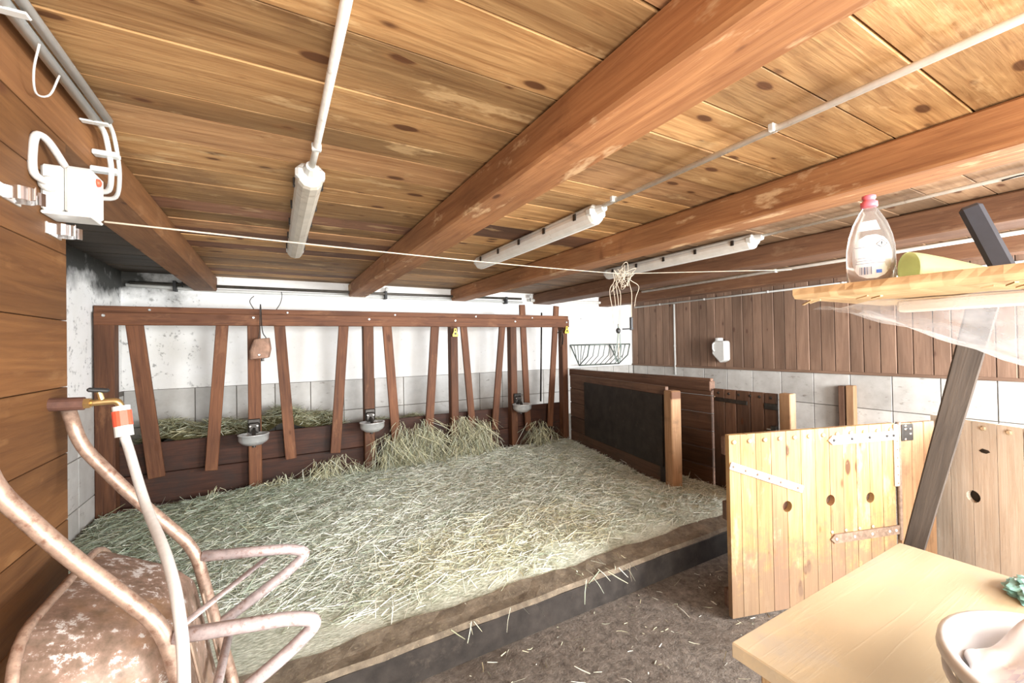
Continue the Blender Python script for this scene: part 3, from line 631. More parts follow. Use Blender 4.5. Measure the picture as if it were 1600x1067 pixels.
ys = [2.445, 2.33, 2.225, 2.10, 1.985, 1.885]
for a, b in zip(ys, ys[1:]): board('board', (3.505, (a+b)/2, .06), (3.505, (a+b)/2, 1.075), a-b-.006, .035, (1, 0, 0), M_stall, hd)
o = board('strap', (3.48, 2.42, .985), (3.48, 2.12, .975), .035, .006, (1, 0, 0), M_darkmetal, hd); board('strap', (3.48, 1.98, .97), (3.48, 1.87, .97), .05, .008, (1, 0, 0), M_darkmetal, hd)
for yy in (2.39, 2.29, 2.2, 2.1, 2.02, 1.93): bolt((3.487, yy, 1.04), (-1, 0, 0), .012, M_darkmetal, hd)
o = box('latch', (3.455, 1.875, .74), (3.487, 1.92, .82), M_darkmetal, hd, .004); cyl('latch_pin', (3.462, 1.87, .79), (3.462, 1.95, .79), .007, M_chrome, o); bolt((3.487, 2.43, 1.0), (-1, 0, 0), .012, M_chrome, hd)
t = thing('gate_post', (3.51, 1.815, 0), 'pale tan post standing at the latch side of the dark half door', 'post'); board('post', (3.51, 1.815, 0), (3.51, 1.815, 1.085), .085, .085, (1, 0, 0), M_post, t, .006); o = box('strike_plate', (3.45, 1.80, .74), (3.468, 1.83, .80), M_darkmetal, t, .002)
t = thing('wall_post', (5.38, 2.16, 0), 'short weathered double post standing against the tiled wall', 'post')
board('post', (5.37, 2.13, 0), (5.37, 2.13, 1.01), .075, .075, (1, 0, 0), M_post, t, .006); o = board('second_post', (5.375, 2.21, 0), (5.375, 2.21, 1.0), .06, .07, (1, 0, 0), M_stall, t, .006)
# wall canister
t = thing('canister', (5.36, 3.615, 1.21), 'white plastic canister with slanted bottom hanging on the boarded wall', 'canister')
bm = bmesh.new(); pr = [(-.10, .035), (-.10, .28), (-.085, .30), (.05, .30), (.085, .27), (.09, .12), (-.025, .0), (-.06, .015)]
CY = 3.615
prism('body', [(-a, b) for a, b in pr], .13, Matrix(((0, 0, -1, 5.345), (-1, 0, 0, CY), (0, 1, 0, 1.215), (0, 0, 0, 1))), M_whiteplastic, t, .012); bm.free()
cyl('cap', (5.345, CY+.02, 1.51), (5.345, CY+.02, 1.555), .05, M_whiteplastic, t, 14)
tube('handle', round_path([(5.275, CY+.045, 1.49), (5.262, CY+.06, 1.47), (5.262, CY+.06, 1.40), (5.275, CY+.05, 1.375)], .02), .011, M_whiteplastic, t, 8); cyl('hook', (5.42, CY-.01, 1.525), (5.33, CY-.01, 1.525), .008, M_darkmetal, t)

# ---------------------------------------------------------------- the open half gate (yellow pine)
DO = V((2.127, 1.414, 0)); du = V((.957, -.289, 0)).normalized(); dn = V((du.y, -du.x, 0)); dn = dn if dn.y < 0 else -dn
def dp(s, z, off=0.0): return DO+du*s+V((0, 0, z))+dn*off
gt = thing('half_gate', DO+du*.57, 'yellow pine half gate with three finger holes standing open on the floor', 'gate')
JS = [0, .072, .17, .27, .37, .469, .568, .667, .763, .86, .956, 1.053, 1.15]; HOLES = {.37: .576, .667: .582, .956: .569}; ZG0, ZG1 = .012, .995
def notched(s0, s1, gap=.003):
    """outline in local (length = up, width = along the gate)"""
    a, b = s0+gap/2, s1-gap/2; m = (s0+s1)/2; R = .031
    pts = [(ZG0, a-m)]
    if s0 in HOLES:
        zc = HOLES[s0]
        for k in range(9):
            an = -math.pi/2+math.pi*k/8; pts.append((zc+R*math.sin(an), max(a-m, s0-m+R*math.cos(an))))
    pts += [(ZG1, a-m), (ZG1, b-m)]
    if s1 in HOLES:
        zc = HOLES[s1]
        for k in range(9):
            an = math.pi/2-math.pi*k/8; pts.append((zc+R*math.sin(an), min(b-m, s1-m-R*math.cos(an))))
    pts.append((ZG0, b-m)); return pts, m
for s0, s1 in zip(JS, JS[1:]):
    pts, m = notched(s0, s1)
    # local X up, local Y along the gate, local Z = X x Y
    zax = V((0, 0, 1)).cross(du); Mx = Matrix(((0, du.x, zax.x, 0), (0, du.y, zax.y, 0), (1, 0, 0, 0), (0, 0, 0, 1))); Mx.translation = DO+du*m
    prism('board', pts, .028+.002*random.random(), Mx, M_door, gt)
for zz in (.10, .575, .93): board('back_batten', dp(.0, zz, -.032), dp(1.15, zz, -.032), .10, .034, dn, M_stall, gt)  # middle batten set behind the finger holes so they read dark
for k in range(12): bolt(dp(.03+.099*k, .957, .0155), dn, .013, M_boltwood, gt)
for k in range(4): bolt(dp(.67+.099*k, .40, .0155), dn, .010, M_boltwood, gt)
o = board('diagonal_bar', dp(.002, .834, .019), dp(.473, .663, .019), .042, .008, dn, M_whitemetal, gt)
for f in (.04, .2, .36, .52, .68, .92): bolt(dp(.002+.471*f, .834-.171*f, .023), dn, .008, M_rustmetal, o, 'rivet')
zax = dn
def strap(z, mat, s0=.655, s1=1.16, h=.052):
    Mx = frame(dp(s0, z, .020), du, dn); L = s1-s0
    ysg = h/2
    return prism('hinge_strap', [(0, 0), (.03, -ysg), (L, -ysg), (L, ysg), (.03, ysg)], .007, Mx, mat, gt)
h1 = strap(.925, M_whitemetal); h2 = strap(.362, M_rustmetal)
for o, z, m in ((h1, .925, M_darkmetal), (h2, .362, M_whitemetal)):
    for s in (.69, .82, .95, 1.08, 1.13): bolt(dp(s, z, .0245), dn, .0085, m, o, 'rivet')
o = board('hinge_leaf', dp(1.155, .62, .02), dp(1.155, .99, .02), .035, .012, dn, M_whitemetal, gt); cyl('hinge_pin', dp(1.175, .30, .018), dp(1.175, 1.0, .018), .012, M_rustmetal, o)
for zz in (.64, .69, .74, .79, .84, .89): bolt(dp(1.155, zz, .026), dn, .006, M_rustmetal, o, 'rivet')
hp = thing('hinge_panel', dp(1.30, 0), 'narrow pine panel with black hinge plate that carries the open gate', 'panel')
for s0, s1 in ((1.192, 1.285), (1.285, 1.38), (1.38, 1.47)): board('board', dp((s0+s1)/2, 0), dp((s0+s1)/2, .99), s1-s0-.004, .03, dn, M_post, hp)
o = board('hinge_plate', dp(1.245, .885, .019), dp(1.245, .985, .019), .09, .006, dn, M_darkmetal, hp)
for ds, dz in ((-.02, .06), (.02, .06), (-.02, .0), (.02, .03), (-.02, .08)): bolt(dp(1.245+ds, .895+dz, .022), dn, .008, M_chrome, o, 'rivet')
# second, paler panel standing along the pen
QO = V((3.745, 1.045, 0)); qu = V((-.39, -.92, 0)).normalized(); qn = V((qu.y, -qu.x, 0)); qn = qn if qn.x < 0 else -qn
pp = thing('pale_gate', QO+qu*.5, 'pale weathered half gate with one finger hole behind the table', 'gate')
def qp(s, z, off=0.0): return QO+qu*s+V((0, 0, z))+qn*off
QJ = [0, .11, .225, .345, .46, .58, .70, .82, .94, 1.06]; QH = .225
for s0, s1 in zip(QJ, QJ[1:]):
    m = (s0+s1)/2; a, b = s0+.002-m, s1-.002-m; R = .036; zc = .545; pts = [(.01, a)]
    if s0 == QH: pts += [(zc+R*math.sin(-math.pi/2+math.pi*k/8), max(a, s0-m+R*math.cos(-math.pi/2+math.pi*k/8))) for k in range(9)]
    pts += [(1.0, a), (1.0, b)]
    if s1 == QH: pts += [(zc+R*math.sin(math.pi/2-math.pi*k/8), min(b, s1-m-R*math.cos(math.pi/2-math.pi*k/8))) for k in range(9)]
    pts.append((.01, b)); zz = V((0, 0, 1)).cross(qu); Mx = Matrix(((0, qu.x, zz.x, 0), (0, qu.y, zz.y, 0), (1, 0, 0, 0), (0, 0, 0, 1))); Mx.translation = QO+qu*m
    prism('board', pts, .03, Mx, M_door2, pp)
    bolt(qp(m, .965, .016), qn, .015, M_boltwood, pp)
for zz in (.12, .545, .9): board('back_batten', qp(0, zz, -.036), qp(1.06, zz, -.036), .1, .034, qn, M_stalldark, pp)  # black middle batten added behind the finger hole to darken it
prism('knot_hole', [(-.025, 0), (-.008, .014), (.02, .010), (.028, 0), (.01, -.012), (-.012, -.01)], .003, frame(qp(.285, .83, .0155), qu, qn), M_darkmetal, pp)
for s, z in ((.14, .93), (.42, .90), (.30, .62)): pass

# ---------------------------------------------------------------- ceiling lights, conduits
def fixture(x, y0, y1, z, label, dm, side=1):
    t = thing('strip_light', (x, (y0+y1)/2, z), label, 'light', 'damp-proof strip lights on the ceiling')
    board('housing', (x, y0, z+.048), (x, y1, z+.048), .085, .045, (0, 0, 1), M_whiteplastic, t, .012)
    bm = bmesh.new(); prof = [(-.05, .038), (-.053, .02), (-.046, -.005), (-.028, -.026), (0, -.032), (.028, -.026), (.046, -.005), (.053, .02), (.05, .038)]
    ra = []
    for yy, sc in ((y0+.01, .86), (y0+.03, 1), (y1-.03, 1), (y1-.01, .86)): ra.append([bm.verts.new((x+px*sc, yy, z+.01+(pz-.01)*sc)) for px, pz in prof])
    for a, b in zip(ra, ra[1:]):
        for k in range(len(prof)-1): bm.faces.new((a[k], a[k+1], b[k+1], b[k]))
        bm.faces.new((a[-1], a[0], b[0], b[-1]))
    bm.faces.new(ra[0]); bm.faces.new(ra[-1][::-1]); meshobj('diffuser', bm, dm, t)
    board('end_cap', (x, y0-.005, z+.03), (x, y0+.05, z+.03), .112, .05, (0, 0, 1), M_whiteplastic, t, .012); board('end_cap', (x, y1-.05, z+.03), (x, y1+.005, z+.03), .112, .05, (0, 0, 1), M_whiteplastic, t, .012)
    cyl('cable_gland', (x, y0-.05, z+.04), (x, y0, z+.04), .02, M_whiteplastic, t, 10, .03)
    for k in range(5):
        yy = y0+.14+(y1-y0-.28)*k/4
        for sx in (-1, 1): box('clip', (x+sx*.056-.004, yy-.012, z+.012), (x+sx*.056+.004, yy+.012, z+.05), M_darkmetal, t, .002)
fixture(.135, 1.90, 3.46, 2.195, 'dusty strip light on the boards between partition and main beam', M_diff)
fixture(1.555, 1.76, 3.30, 2.195, 'pale strip light right of the main beam with dark clips', M_diffw)
fixture(3.00, 1.74, 3.28, 2.195, 'strip light beyond the second beam, above the stretched cord', M_diffw)
def conduit(pts, r, label, clips=(), grp='surface conduits on the ceiling', mat=M_conduit):
    t = thing('conduit', pts[0], label, 'conduit', grp); tube('pipe', pts, r, mat, t, 8)
    for c in clips: c = V(c); box('clip', c-V((r*1.35, .010, r*1.1)), c+V((r*1.35, .010, r*1.1)), M_whiteplastic, t, .003)
conduit([(.142, -1.5, 2.248), (.142, 1.72, 2.248), (.138, 1.86, 2.235)], .0125, 'white conduit feeding the dusty strip light', [(.142, 1.70, 2.248), (.142, .1, 2.248)])
conduit([(1.52, -1.5, 2.25), (1.548, 1.71, 2.245)], .0125, 'grey conduit feeding the pale strip light beside the main beam', [(1.535, .82, 2.25), (1.535, 1.62, 2.25)])
conduit([(2.99, -1.5, 2.25), (3.0, 1.70, 2.245)], .011, 'thin conduit feeding the strip light beyond the second beam', [(2.992, .2, 2.25)])
conduit([(3.735, -1.0, 2.10), (3.735, 3.5, 2.10)], .013, 'pale conduit under the dark beam above the stall', [(3.735, 2.0, 2.10)])
conduit([(5.415, 5.25, 2.12), (5.415, .9, 2.12)], .013, 'white conduit along the top of the brown boarding', [(5.415, yy, 2.12) for yy in (4.7, 3.9, 3.0, 2.2)], 'conduits on the boarded wall', M_whiteplastic)
conduit([(5.415, 4.43, 2.10), (5.415, 4.43, 1.30), (5.415, 4.43, 1.0)], .014, 'white conduit dropping down the brown boarding to the tiles', [(5.415, 4.43, 1.45)], 'conduits on the boarded wall', M_whiteplastic)

# ---------------------------------------------------------------- junction box, cables and clips on the partition
t = thing('junction_box', (-.48, 1.60, 1.875), 'white junction box with seam and red lamp on the plank partition', 'junction box')
box('back_half', (-.530, 1.552, 1.878), (-.487, 1.64, 2.00), M_whiteplastic, t, .006); box('cover', (-.485, 1.55, 1.876), (-.428, 1.642, 2.003), M_whiteplastic, t, .008)
lathe('red_lamp', [(.011, 0), (.010, .006), (.004, .009)], frame((-.428, 1.585, 1.975), (0, 1, 0), (1, 0, 0)), M_red, t, 10); box('lower_flange', (-.529, 1.548, 1.868), (-.43, 1.64, 1.877), M_whiteplastic, t, .003)
lathe('cable_gland', [(.020, 0), (.020, .01), (.012, .02)], frame((-.512, 1.552, 1.945), (1, 0, 0), (0, -1, 0)), M_whiteplastic, t, 12)
tube('cable_loop', smooth_path([(-.512, 1.54, 1.945), (-.522, 1.50, 1.955), (-.524, 1.50, 2.01), (-.521, 1.51, 2.055), (-.51, 1.54, 2.055), (-.50, 1.60, 2.02), (-.495, 1.61, 2.002)], 5), .009, M_hose, t, 8)
t = thing('cable_run', (-.49, 1.2, 2.23), 'pair of white conduits in the corner above the partition', 'conduit')
tube('pipe', [(-.485, -1.4, 2.238), (-.485, 1.80, 2.236)], .014, M_whiteplastic, t); tube('pipe', [(-.458, -1.4, 2.246), (-.458, 1.80, 2.246)], .012, M_whiteplastic, t)
for yy in (1.28, 1.78): box('clip', (-.519, yy-.013, 2.220), (-.450, yy+.013, 2.226), M_whiteplastic, t, .003)
tube('cable', smooth_path([(-.485, 1.80, 2.238), (-.483, 1.86, 2.225), (-.48, 1.89, 2.17), (-.47, 1.87, 2.10), (-.46, 1.80, 2.02), (-.455, 1.635, 1.965)], 5), .008, M_whiteplastic, t, 8)
tube('cable', smooth_path([(-.46, 1.80, 2.246), (-.465, 1.875, 2.232), (-.463, 1.91, 2.17), (-.453, 1.885, 2.09), (-.444, 1.81, 2.005), (-.44, 1.635, 1.945)], 5), .0062, M_whiteplastic, t, 8)
for zz, yy in ((2.165, 1.882), (2.105, 1.868)): box('cable_clip', (-.519, yy-.014, zz-.008), (-.452, yy+.02, zz+.008), M_whiteplastic, t, .003)
tube('dangling_wire', smooth_path([(-.47, 1.38, 2.222), (-.49, 1.41, 2.17), (-.50, 1.45, 2.135), (-.49, 1.49, 2.155), (-.475, 1.50, 2.215)], 5), .0025, M_hose, t, 6)
def toolclip(y, z, lab):
    t = thing('tool_clip', (-.52, y, z-.02), lab, 'clip', 'spring clips on the partition')
    box('base', (-.531, y-.02, z-.016), (-.526, y+.07, z+.016), M_steel, t, .001)
    for dy in (0, .045):
        bm = bmesh.new(); pth = round_path([(-.527, y+dy-.004, z), (-.500, y+dy-.012 if dy == 0 else y+dy+.004, z), (-.485, y+dy+.004 if dy == 0 else y+dy-.014, z), (-.476, y+dy-.008 if dy == 0 else y+dy, z)], .008, 3)
        for a, b in zip(pth, pth[1:]):
            q = [bm.verts.new(a+V((0, 0, -.015))), bm.verts.new(b+V((0, 0, -.015))), bm.verts.new(b+V((0, 0, .015))), bm.verts.new(a+V((0, 0, .015)))]; bm.faces.new(q)
        bmesh.ops.remove_doubles(bm, verts=bm.verts, dist=1e-5); bmesh.ops.solidify(bm, geom=bm.faces[:], thickness=.002); meshobj('jaw', bm, M_chrome, t)
    bolt((-.526, y+.022, z-.004), (1, 0, 0), .006, M_chrome, t, 'screw')
toolclip(1.38, 1.868, 'steel spring clip left of the junction box on the partition'); toolclip(1.60, 1.838, 'steel spring clip just below the junction box')

# ---------------------------------------------------------------- cord with twine
def sag(a, b, s, n=14):
    a, b = V(a), V(b); return [a.lerp(b, k/n)-V((0, 0, s*4*(k/n)*(1-k/n))) for k in range(n+1)]
T = V((2.52, 2.58, 2.082))
t = thing('stretched_cord', (-.43, 1.69, 1.88), 'thin pale cord stretched across the room below the beams', 'cord')
tube('cord', sag((-.430, 1.645, 1.882), T, .012)[:-1]+sag(T, (3.735, 1.875, 2.088), .0), .003, M_string, t, 6)
t = thing('twine_tangle', tuple(T), 'tangle of pale baler twine hanging from the stretched cord', 'twine')
pts = []; r = random.Random(3)
for k in range(46): pts.append(T+V((r.gauss(.02, .045), r.gauss(0, .025), r.gauss(-.03, .05))))
tube('knot', smooth_path(pts, 5), .0028, M_string, t, 5)
def drop(dx, ln, wob, rad=.0028):
    return tube('strand', smooth_path([T+V((dx, 0, .005)), T+V((dx-.02*wob, .01, -ln*.15)), T+V((dx+.03*wob, 0, -ln*.35)), T+V((dx+.01*wob, 0, -ln*.7)), T+V((dx, 0, -ln))], 6), rad, M_string, t, 5)
drop(-.10, .42, -1.2); drop(-.05, .70, .2); drop(-.035, .5, .6); drop(.14, .27, 1.8); drop(.10, .45, .3, .003); drop(-.075, .28, -.8)
tube('strand', smooth_path([T+V((-.05, 0, -.42)), T+V((-.06, 0, -.55)), T+V((-.09, 0, -.70)), T+V((-.04, 0, -.72)), T+V((-.03, 0, -.55)), T+V((-.05, 0, -.44))], 6), .004, M_rack, t, 5)
bm = bmesh.new(); bmesh.ops.create_icosphere(bm, subdivisions=2, radius=.022, matrix=Matrix.Translation(T+V((-.05, 0, -.475))) @ Matrix.Diagonal((1, .8, 1.1, 1))); o = meshobj('black_knot', bm, M_black, t, True)
box('black_knot', T+V((.085, -.01, -.47)), T+V((.11, .01, -.36)), M_black, t, .004); cyl('hook_bar', T+V((.0, 0, -.462)), T+V((.12, 0, -.456)), .006, M_black, t)

# ---------------------------------------------------------------- tap and hose
t = thing('water_tap', (-.47, 1.60, 1.30), 'brass water tap with black lever on a brown lagged pipe', 'tap')
cyl('lagged_pipe', (-.531, 1.60, 1.362), (-.462, 1.60, 1.360), .018, M_brownpipe, t, 14); cyl('nut', (-.462, 1.60, 1.36), (-.449, 1.60, 1.36), .015, M_brass, t, 6)
tube('spout', smooth_path([(-.45, 1.60, 1.36), (-.41, 1.60, 1.362), (-.392, 1.60, 1.358), (-.385, 1.60, 1.342)], 5), .0095, M_brass, t, 10); cyl('valve_stem', (-.425, 1.60, 1.365), (-.432, 1.60, 1.392), .007, M_brass, t)
board('lever', (-.455, 1.595, 1.398), (-.41, 1.60, 1.392), .02, .012, (0, 0, 1), M_black, t, .004)
t = thing('garden_hose', (-.38, 1.58, .7), 'grey-white hose with red connector hanging from the tap', 'hose')
c0 = V((-.3855, 1.60, 1.346)); c1 = c0+V((.010, -.012, -.085)); ax = (c1-c0)
cyl('collar', c0, c0+ax*.16, .020, M_whiteplastic, t, 16); o = cyl('connector', c0+ax*.16, c0+ax*.66, .022, M_red, t, 16); o['label'] = 'red hose connector'; cyl('collar', c0+ax*.66, c0+ax*1.0, .021, M_whiteplastic, t, 16)
tube('hose', smooth_path([c1, (-.362, 1.572, 1.222), (-.303, 1.45, 1.10), (-.222, 1.25, 1.015), (-.180, 1.125, .93), (-.168, 1.085, .80), (-.17, 1.085, .45), (-.13, 1.06, .1), (-.02, 1.0, .016), (.2, .9, .014), (.35, .7, .014)], 8), .0115, M_hose, t, 10)

# ---------------------------------------------------------------- wheelbarrow leaning on the partition, tray to the wall
wbw = thing('wheelbarrow', (-.15, 1.41, 0), 'rusty old wheelbarrow stood on its nose against the plank partition', 'wheelbarrow')
for yy, ya in ((1.62, 1.47), (1.20, 1.35)):
    tube('handle', round_path([(-.500, yy, 1.345), (-.478, yy, 1.245), (-.377, yy, 1.093), (-.222, yy, .892), (-.182, yy, .695), (-.126, yy, .44), (-.085, ya, .20)], .06), .0165, M_barrowtube, wbw, 12)
    tube('leg', round_path([(-.205, yy, .862), (.03, yy, .826), (.095, yy, .80), (.03, yy, .748), (-.165, yy, .635)], .045, 6), .0165, M_barrowleg, wbw, 12)
tube('brace', [(-.035, 1.61, .812), (-.19, 1.215, .875)], .012, M_barrowleg, wbw, 6, .4); tube('brace', [(-.13, 1.62, .63), (-.15, 1.20, .60)], .012, M_barrowleg, wbw, 8)
Ld = V((.170, 0, -.985)); Wd = V((0, 1, 0)); Dd = V((-.985, 0, -.170)); O0 = V((-.222, 1.41, .86))
def rrect(l0, l1, w, depth, rad, n=6):
    pts = []
    for cl, cw, a0 in ((l1-rad, w-rad, 0), (l0+rad, w-rad, 90), (l0+rad, -w+rad, 180), (l1-rad, -w+rad, 270)):
        for k in range(n+1):
            a = math.radians(a0+90*k/n); pts.append(O0+Ld*(cl+rad*math.cos(a))+Wd*(cw+rad*math.sin(a))+Dd*depth)
    return pts
bm = bmesh.new(); prof = [(.06, .50, .14, .0, .05), (.015, .56, .175, .004, .08), (-.03, .60, .215, .045, .10), (-.07, .66, .245, .11, .11), (-.125, .735, .285, .20, .12)]
rings = [[bm.verts.new(p) for p in rrect(*q)] for q in prof]
for a, b in zip(rings, rings[1:]):
    for k in range(len(a)): bm.faces.new((a[k], a[(k+1) % len(a)], b[(k+1) % len(a)], b[k]))
bm.faces.new(rings[0]); bmesh.ops.solidify(bm, geom=bm.faces[:], thickness=-.003)
meshobj('tray', bm, M_barrow, wbw, True)
rp = rrect(-.125, .735, .285, .20, .12); o = tube('rolled_rim', rp+[rp[0]], .010, M_barrowtube, wbw, 8)
for yy in (1.30, 1.52): board('tray_bracket', (-.190, yy, .80), (-.145, yy, .55), .03, .006, (1, 0, 0), M_rustmetal, wbw)
bm = bmesh.new(); R0, r0 = .155, .038
for i in range(28):
    for j in range(10):
        a, b = 2*math.pi*i/28, 2*math.pi*j/10; bm.verts.new((-.085+(R0+r0*math.cos(b))*math.cos(a), 1.41+r0*math.sin(b), .196+(R0+r0*math.cos(b))*math.sin(a)))
bm.verts.ensure_lookup_table()
for i in range(28):
    for j in range(10): bm.faces.new([bm.verts[k] for k in (i*10+j, i*10+(j+1) % 10, ((i+1) % 28)*10+(j+1) % 10, ((i+1) % 28)*10+j)])
meshobj('tyre', bm, M_wheel, wbw, True); cyl('wheel_disc', (-.085, 1.395, .196), (-.085, 1.425, .196), .125, M_rustmetal, wbw, 20); cyl('axle', (-.085, 1.33, .196), (-.085, 1.49, .196), .012, M_rustmetal, wbw)

# ---------------------------------------------------------------- table with bucket, rags and bag
tbx0, tbx1, tby0, tby1, tz = .985, 1.995, -.62, .655, .75
tb_ = thing('work_table', (1.49, .02, 0), 'pale pine work table with plain top and edge', 'table')
board('table_top', (tbx0, (tby0+tby1)/2, tz-.019), (tbx1, (tby0+tby1)/2, tz-.019), tby1-tby0, .038, (0, 0, 1), M_table, tb_, .003)
board('apron', (tbx0+.05, tby1-.06, tz-.085), (tbx1-.05, tby1-.06, tz-.085), .09, .022, (0, 1, 0), M_shelf, tb_); board('apron', (tbx0+.06, tby0+.05, tz-.085), (tbx0+.06, tby1-.05, tz-.085), .09, .022, (1, 0, 0), M_shelf, tb_)
board('apron', (tbx0+.05, tby0+.06, tz-.085), (tbx1-.05, tby0+.06, tz-.085), .09, .022, (0, 1, 0), M_shelf, tb_); board('apron', (tbx1-.06, tby0+.05, tz-.085), (tbx1-.06, tby1-.05, tz-.085), .09, .022, (1, 0, 0), M_shelf, tb_)
for lx in (tbx0+.075, tbx1-.075):
    for ly in (tby0+.075, tby1-.075): board('leg', (lx, ly, 0), (lx, ly, tz-.04), .06, .06, (1, 0, 0), M_shelf, tb_)
bk = thing('bucket', (1.165, .105, tz), 'white plastic bucket full of rags on the work table', 'bucket')
BM_ = Matrix.Translation((1.165, .105, tz))
lathe('body', [(.155, 0), (.165, .004), (.198, .15), (.200, .162), (.212, .163), (.216, .17), (.214, .182), (.205, .186), (.196, .182), (.190, .15), (.155, .012), (.0005, .012)], BM_, M_bucket, bk, 48, 1, 1, False)
lathe('rim_band', [(.2005, .128), (.2085, .130), (.2085, .140), (.2005, .142)], BM_, M_bucket, bk, 48, 1, 1, False)
o = prism('printed_mark', [(-.03, -.012), (.025, -.014), (.03, .008), (0, .014), (-.026, .01)], .002, frame((1.165+.186*math.cos(2.35), .105+.186*math.sin(2.35), tz+.085), (-math.sin(2.35), math.cos(2.35), 0), (math.cos(2.35), math.sin(2.35), .2)), M_blue, bk)
bpy.context.view_layer.update()
def rag(name, cx, cy, cz, rx, ry, hz, seed, label):
    N = 44; r = np.random.default_rng(seed); co = []; u0 = np.linspace(-1, 1, N); ph = r.uniform(0, 6.28, 8); fr = r.uniform(3, 8, 8)
    for j in range(N):
        for i in range(N):
            u, v = u0[i], u0[j]; k = math.sqrt(1-.5*v*v); k2 = math.sqrt(1-.5*u*u); xx, yy = u*k, v*k2; rr = min(1, math.hypot(xx, yy))
            zz = hz*(1-rr**2*.9)+.022*math.sin(fr[0]*xx+3*yy+ph[0])*1+.018*math.sin(fr[1]*yy-2.5*xx+ph[1])+.012*abs(math.sin(fr[2]*(xx+yy)+ph[2]))+.010*math.sin(fr[3]*1.7*(xx-yy)+ph[3])
            co.append((cx+rx*xx+.01*math.sin(fr[4]*yy), cy+ry*yy+.01*math.sin(fr[5]*xx), cz+zz*(1-rr**6)))
    fc = [(j*N+i, j*N+i+1, (j+1)*N+i+1, (j+1)*N+i) for j in range(N-1) for i in range(N-1)]
    me = bpy.data.meshes.new(name); me.from_pydata(co, [], fc); uv = me.uv_layers.new(name='UVMap')
    for p in me.polygons:
        p.use_smooth = True
        for li in p.loop_indices: vi = me.loops[li].vertex_index; uv.data[li].uv = ((vi % N)/N, (vi//N)/N)
    c = recentre(me); o = link(name, me, None, Matrix.Translation(c), M_rag)
    sm = o.modifiers.new('cloth_thickness', 'SOLIDIFY'); sm.thickness = .003
    tag(o, label, 'rag', 'rags in the white bucket'); return o
rag('cleaning_rag', 1.165, .145, tz+.13, .14, .14, .06, 5, 'crumpled white rag lying in the bucket against its rim')
rag('cleaning_rag', 1.24, .10, tz+.15, .11, .12, .06, 9, 'crumpled lilac checked rag lying on top in the bucket')
def crumple(name, cx, cy, cz, rx, ry, rz, seed, mat):
    bm = bmesh.new(); bmesh.ops.create_icosphere(bm, subdivisions=4, radius=1); r = np.random.default_rng(seed); ph = r.uniform(0, 6, 6)
    for v in bm.verts:
        p = v.co.copy(); k = 1+.22*abs(math.sin(5*p.x+3*p.y+ph[0]))-.2*abs(math.sin(4*p.y-6*p.z+ph[1]))+.12*math.sin(11*p.x-7*p.y+ph[2])
        v.co = V((cx+rx*p.x*k, cy+ry*p.y*k, cz+max(0, rz*(p.z*k+.6))))
    return meshobj(name, bm, mat, None, False)
o = crumple('plastic_bag', 1.90, .315, tz+.001, .085, .06, .022, 4, M_bag); tag(o, 'crumpled teal plastic bag near the edge of the work table', 'bag')

# ---------------------------------------------------------------- shelf, soap bottle and prop
SZ = 1.633
sh = thing('shelf', (1.45, .0, SZ-.026), 'raw-edged pine shelf with splintered front propped above the table', 'shelf')
bm = bmesh.new(); r = random.Random(5); n = 70; vs = []
for k in range(n+1):
    yy = .585-1.15*k/n; e = .0015*math.sin(k*.9)+r.uniform(-.0008, .0008); e2 = .002*math.sin(k*.37+1)+r.uniform(-.001, .001); th_ = .026+.010*k/n
    vs.append([bm.verts.new(p) for p in ((1.168+e, yy, SZ), (1.72, yy, SZ), (1.72, yy, SZ-th_), (1.176+e2, yy, SZ-th_+r.uniform(-.001, .001)), (1.166+e2, yy, SZ-th_*.6))])
for a, b in zip(vs, vs[1:]):
    for k in range(5): bm.faces.new((a[k], a[(k+1) % 5], b[(k+1) % 5], b[k]))
bm.faces.new(vs[0]); bm.faces.new(vs[-1][::-1])
me = bm_mesh('shelf_board', bm); c = recentre(me); me.transform(Matrix.Rotation(-math.pi/2, 4, 'Z')); link('shelf_board', me, sh, Matrix.Translation(c) @ Matrix.Rotation(math.pi/2, 4, 'Z'), M_shelf)
for k in range(9):
    yy = .55-.045*k*r.uniform(.5, 1.5) if k < 4 else .02+.03*(k-4)+.1; ln = r.uniform(.02, .05)
    board('splinter', (1.175+r.uniform(0, .02), yy, SZ-.03-r.uniform(0, .006)), (1.175+r.uniform(0, .03), yy+ln*.7, SZ-.034-ln*.15), .006, .003, (0, 0, 1), M_shelf, sh, 0)
board('under_batten', (1.45, .46, SZ-.048), (1.45, -.53, SZ-.048), .05, .03, (0, 0, 1), M_door2, sh)
for ly in (-.5,): board('leg', (1.66, ly, tz), (1.66, ly, SZ-.036), .05, .05, (1, 0, 0), M_greyplank, sh)
pr_ = board('prop_board', (2.535, .895, .012), (1.700, .365, 1.590), .062, .028, (.85, .1, .45), M_greyplank, None); tag(pr_, 'dark grey board leaning from the floor up under the shelf', 'board')
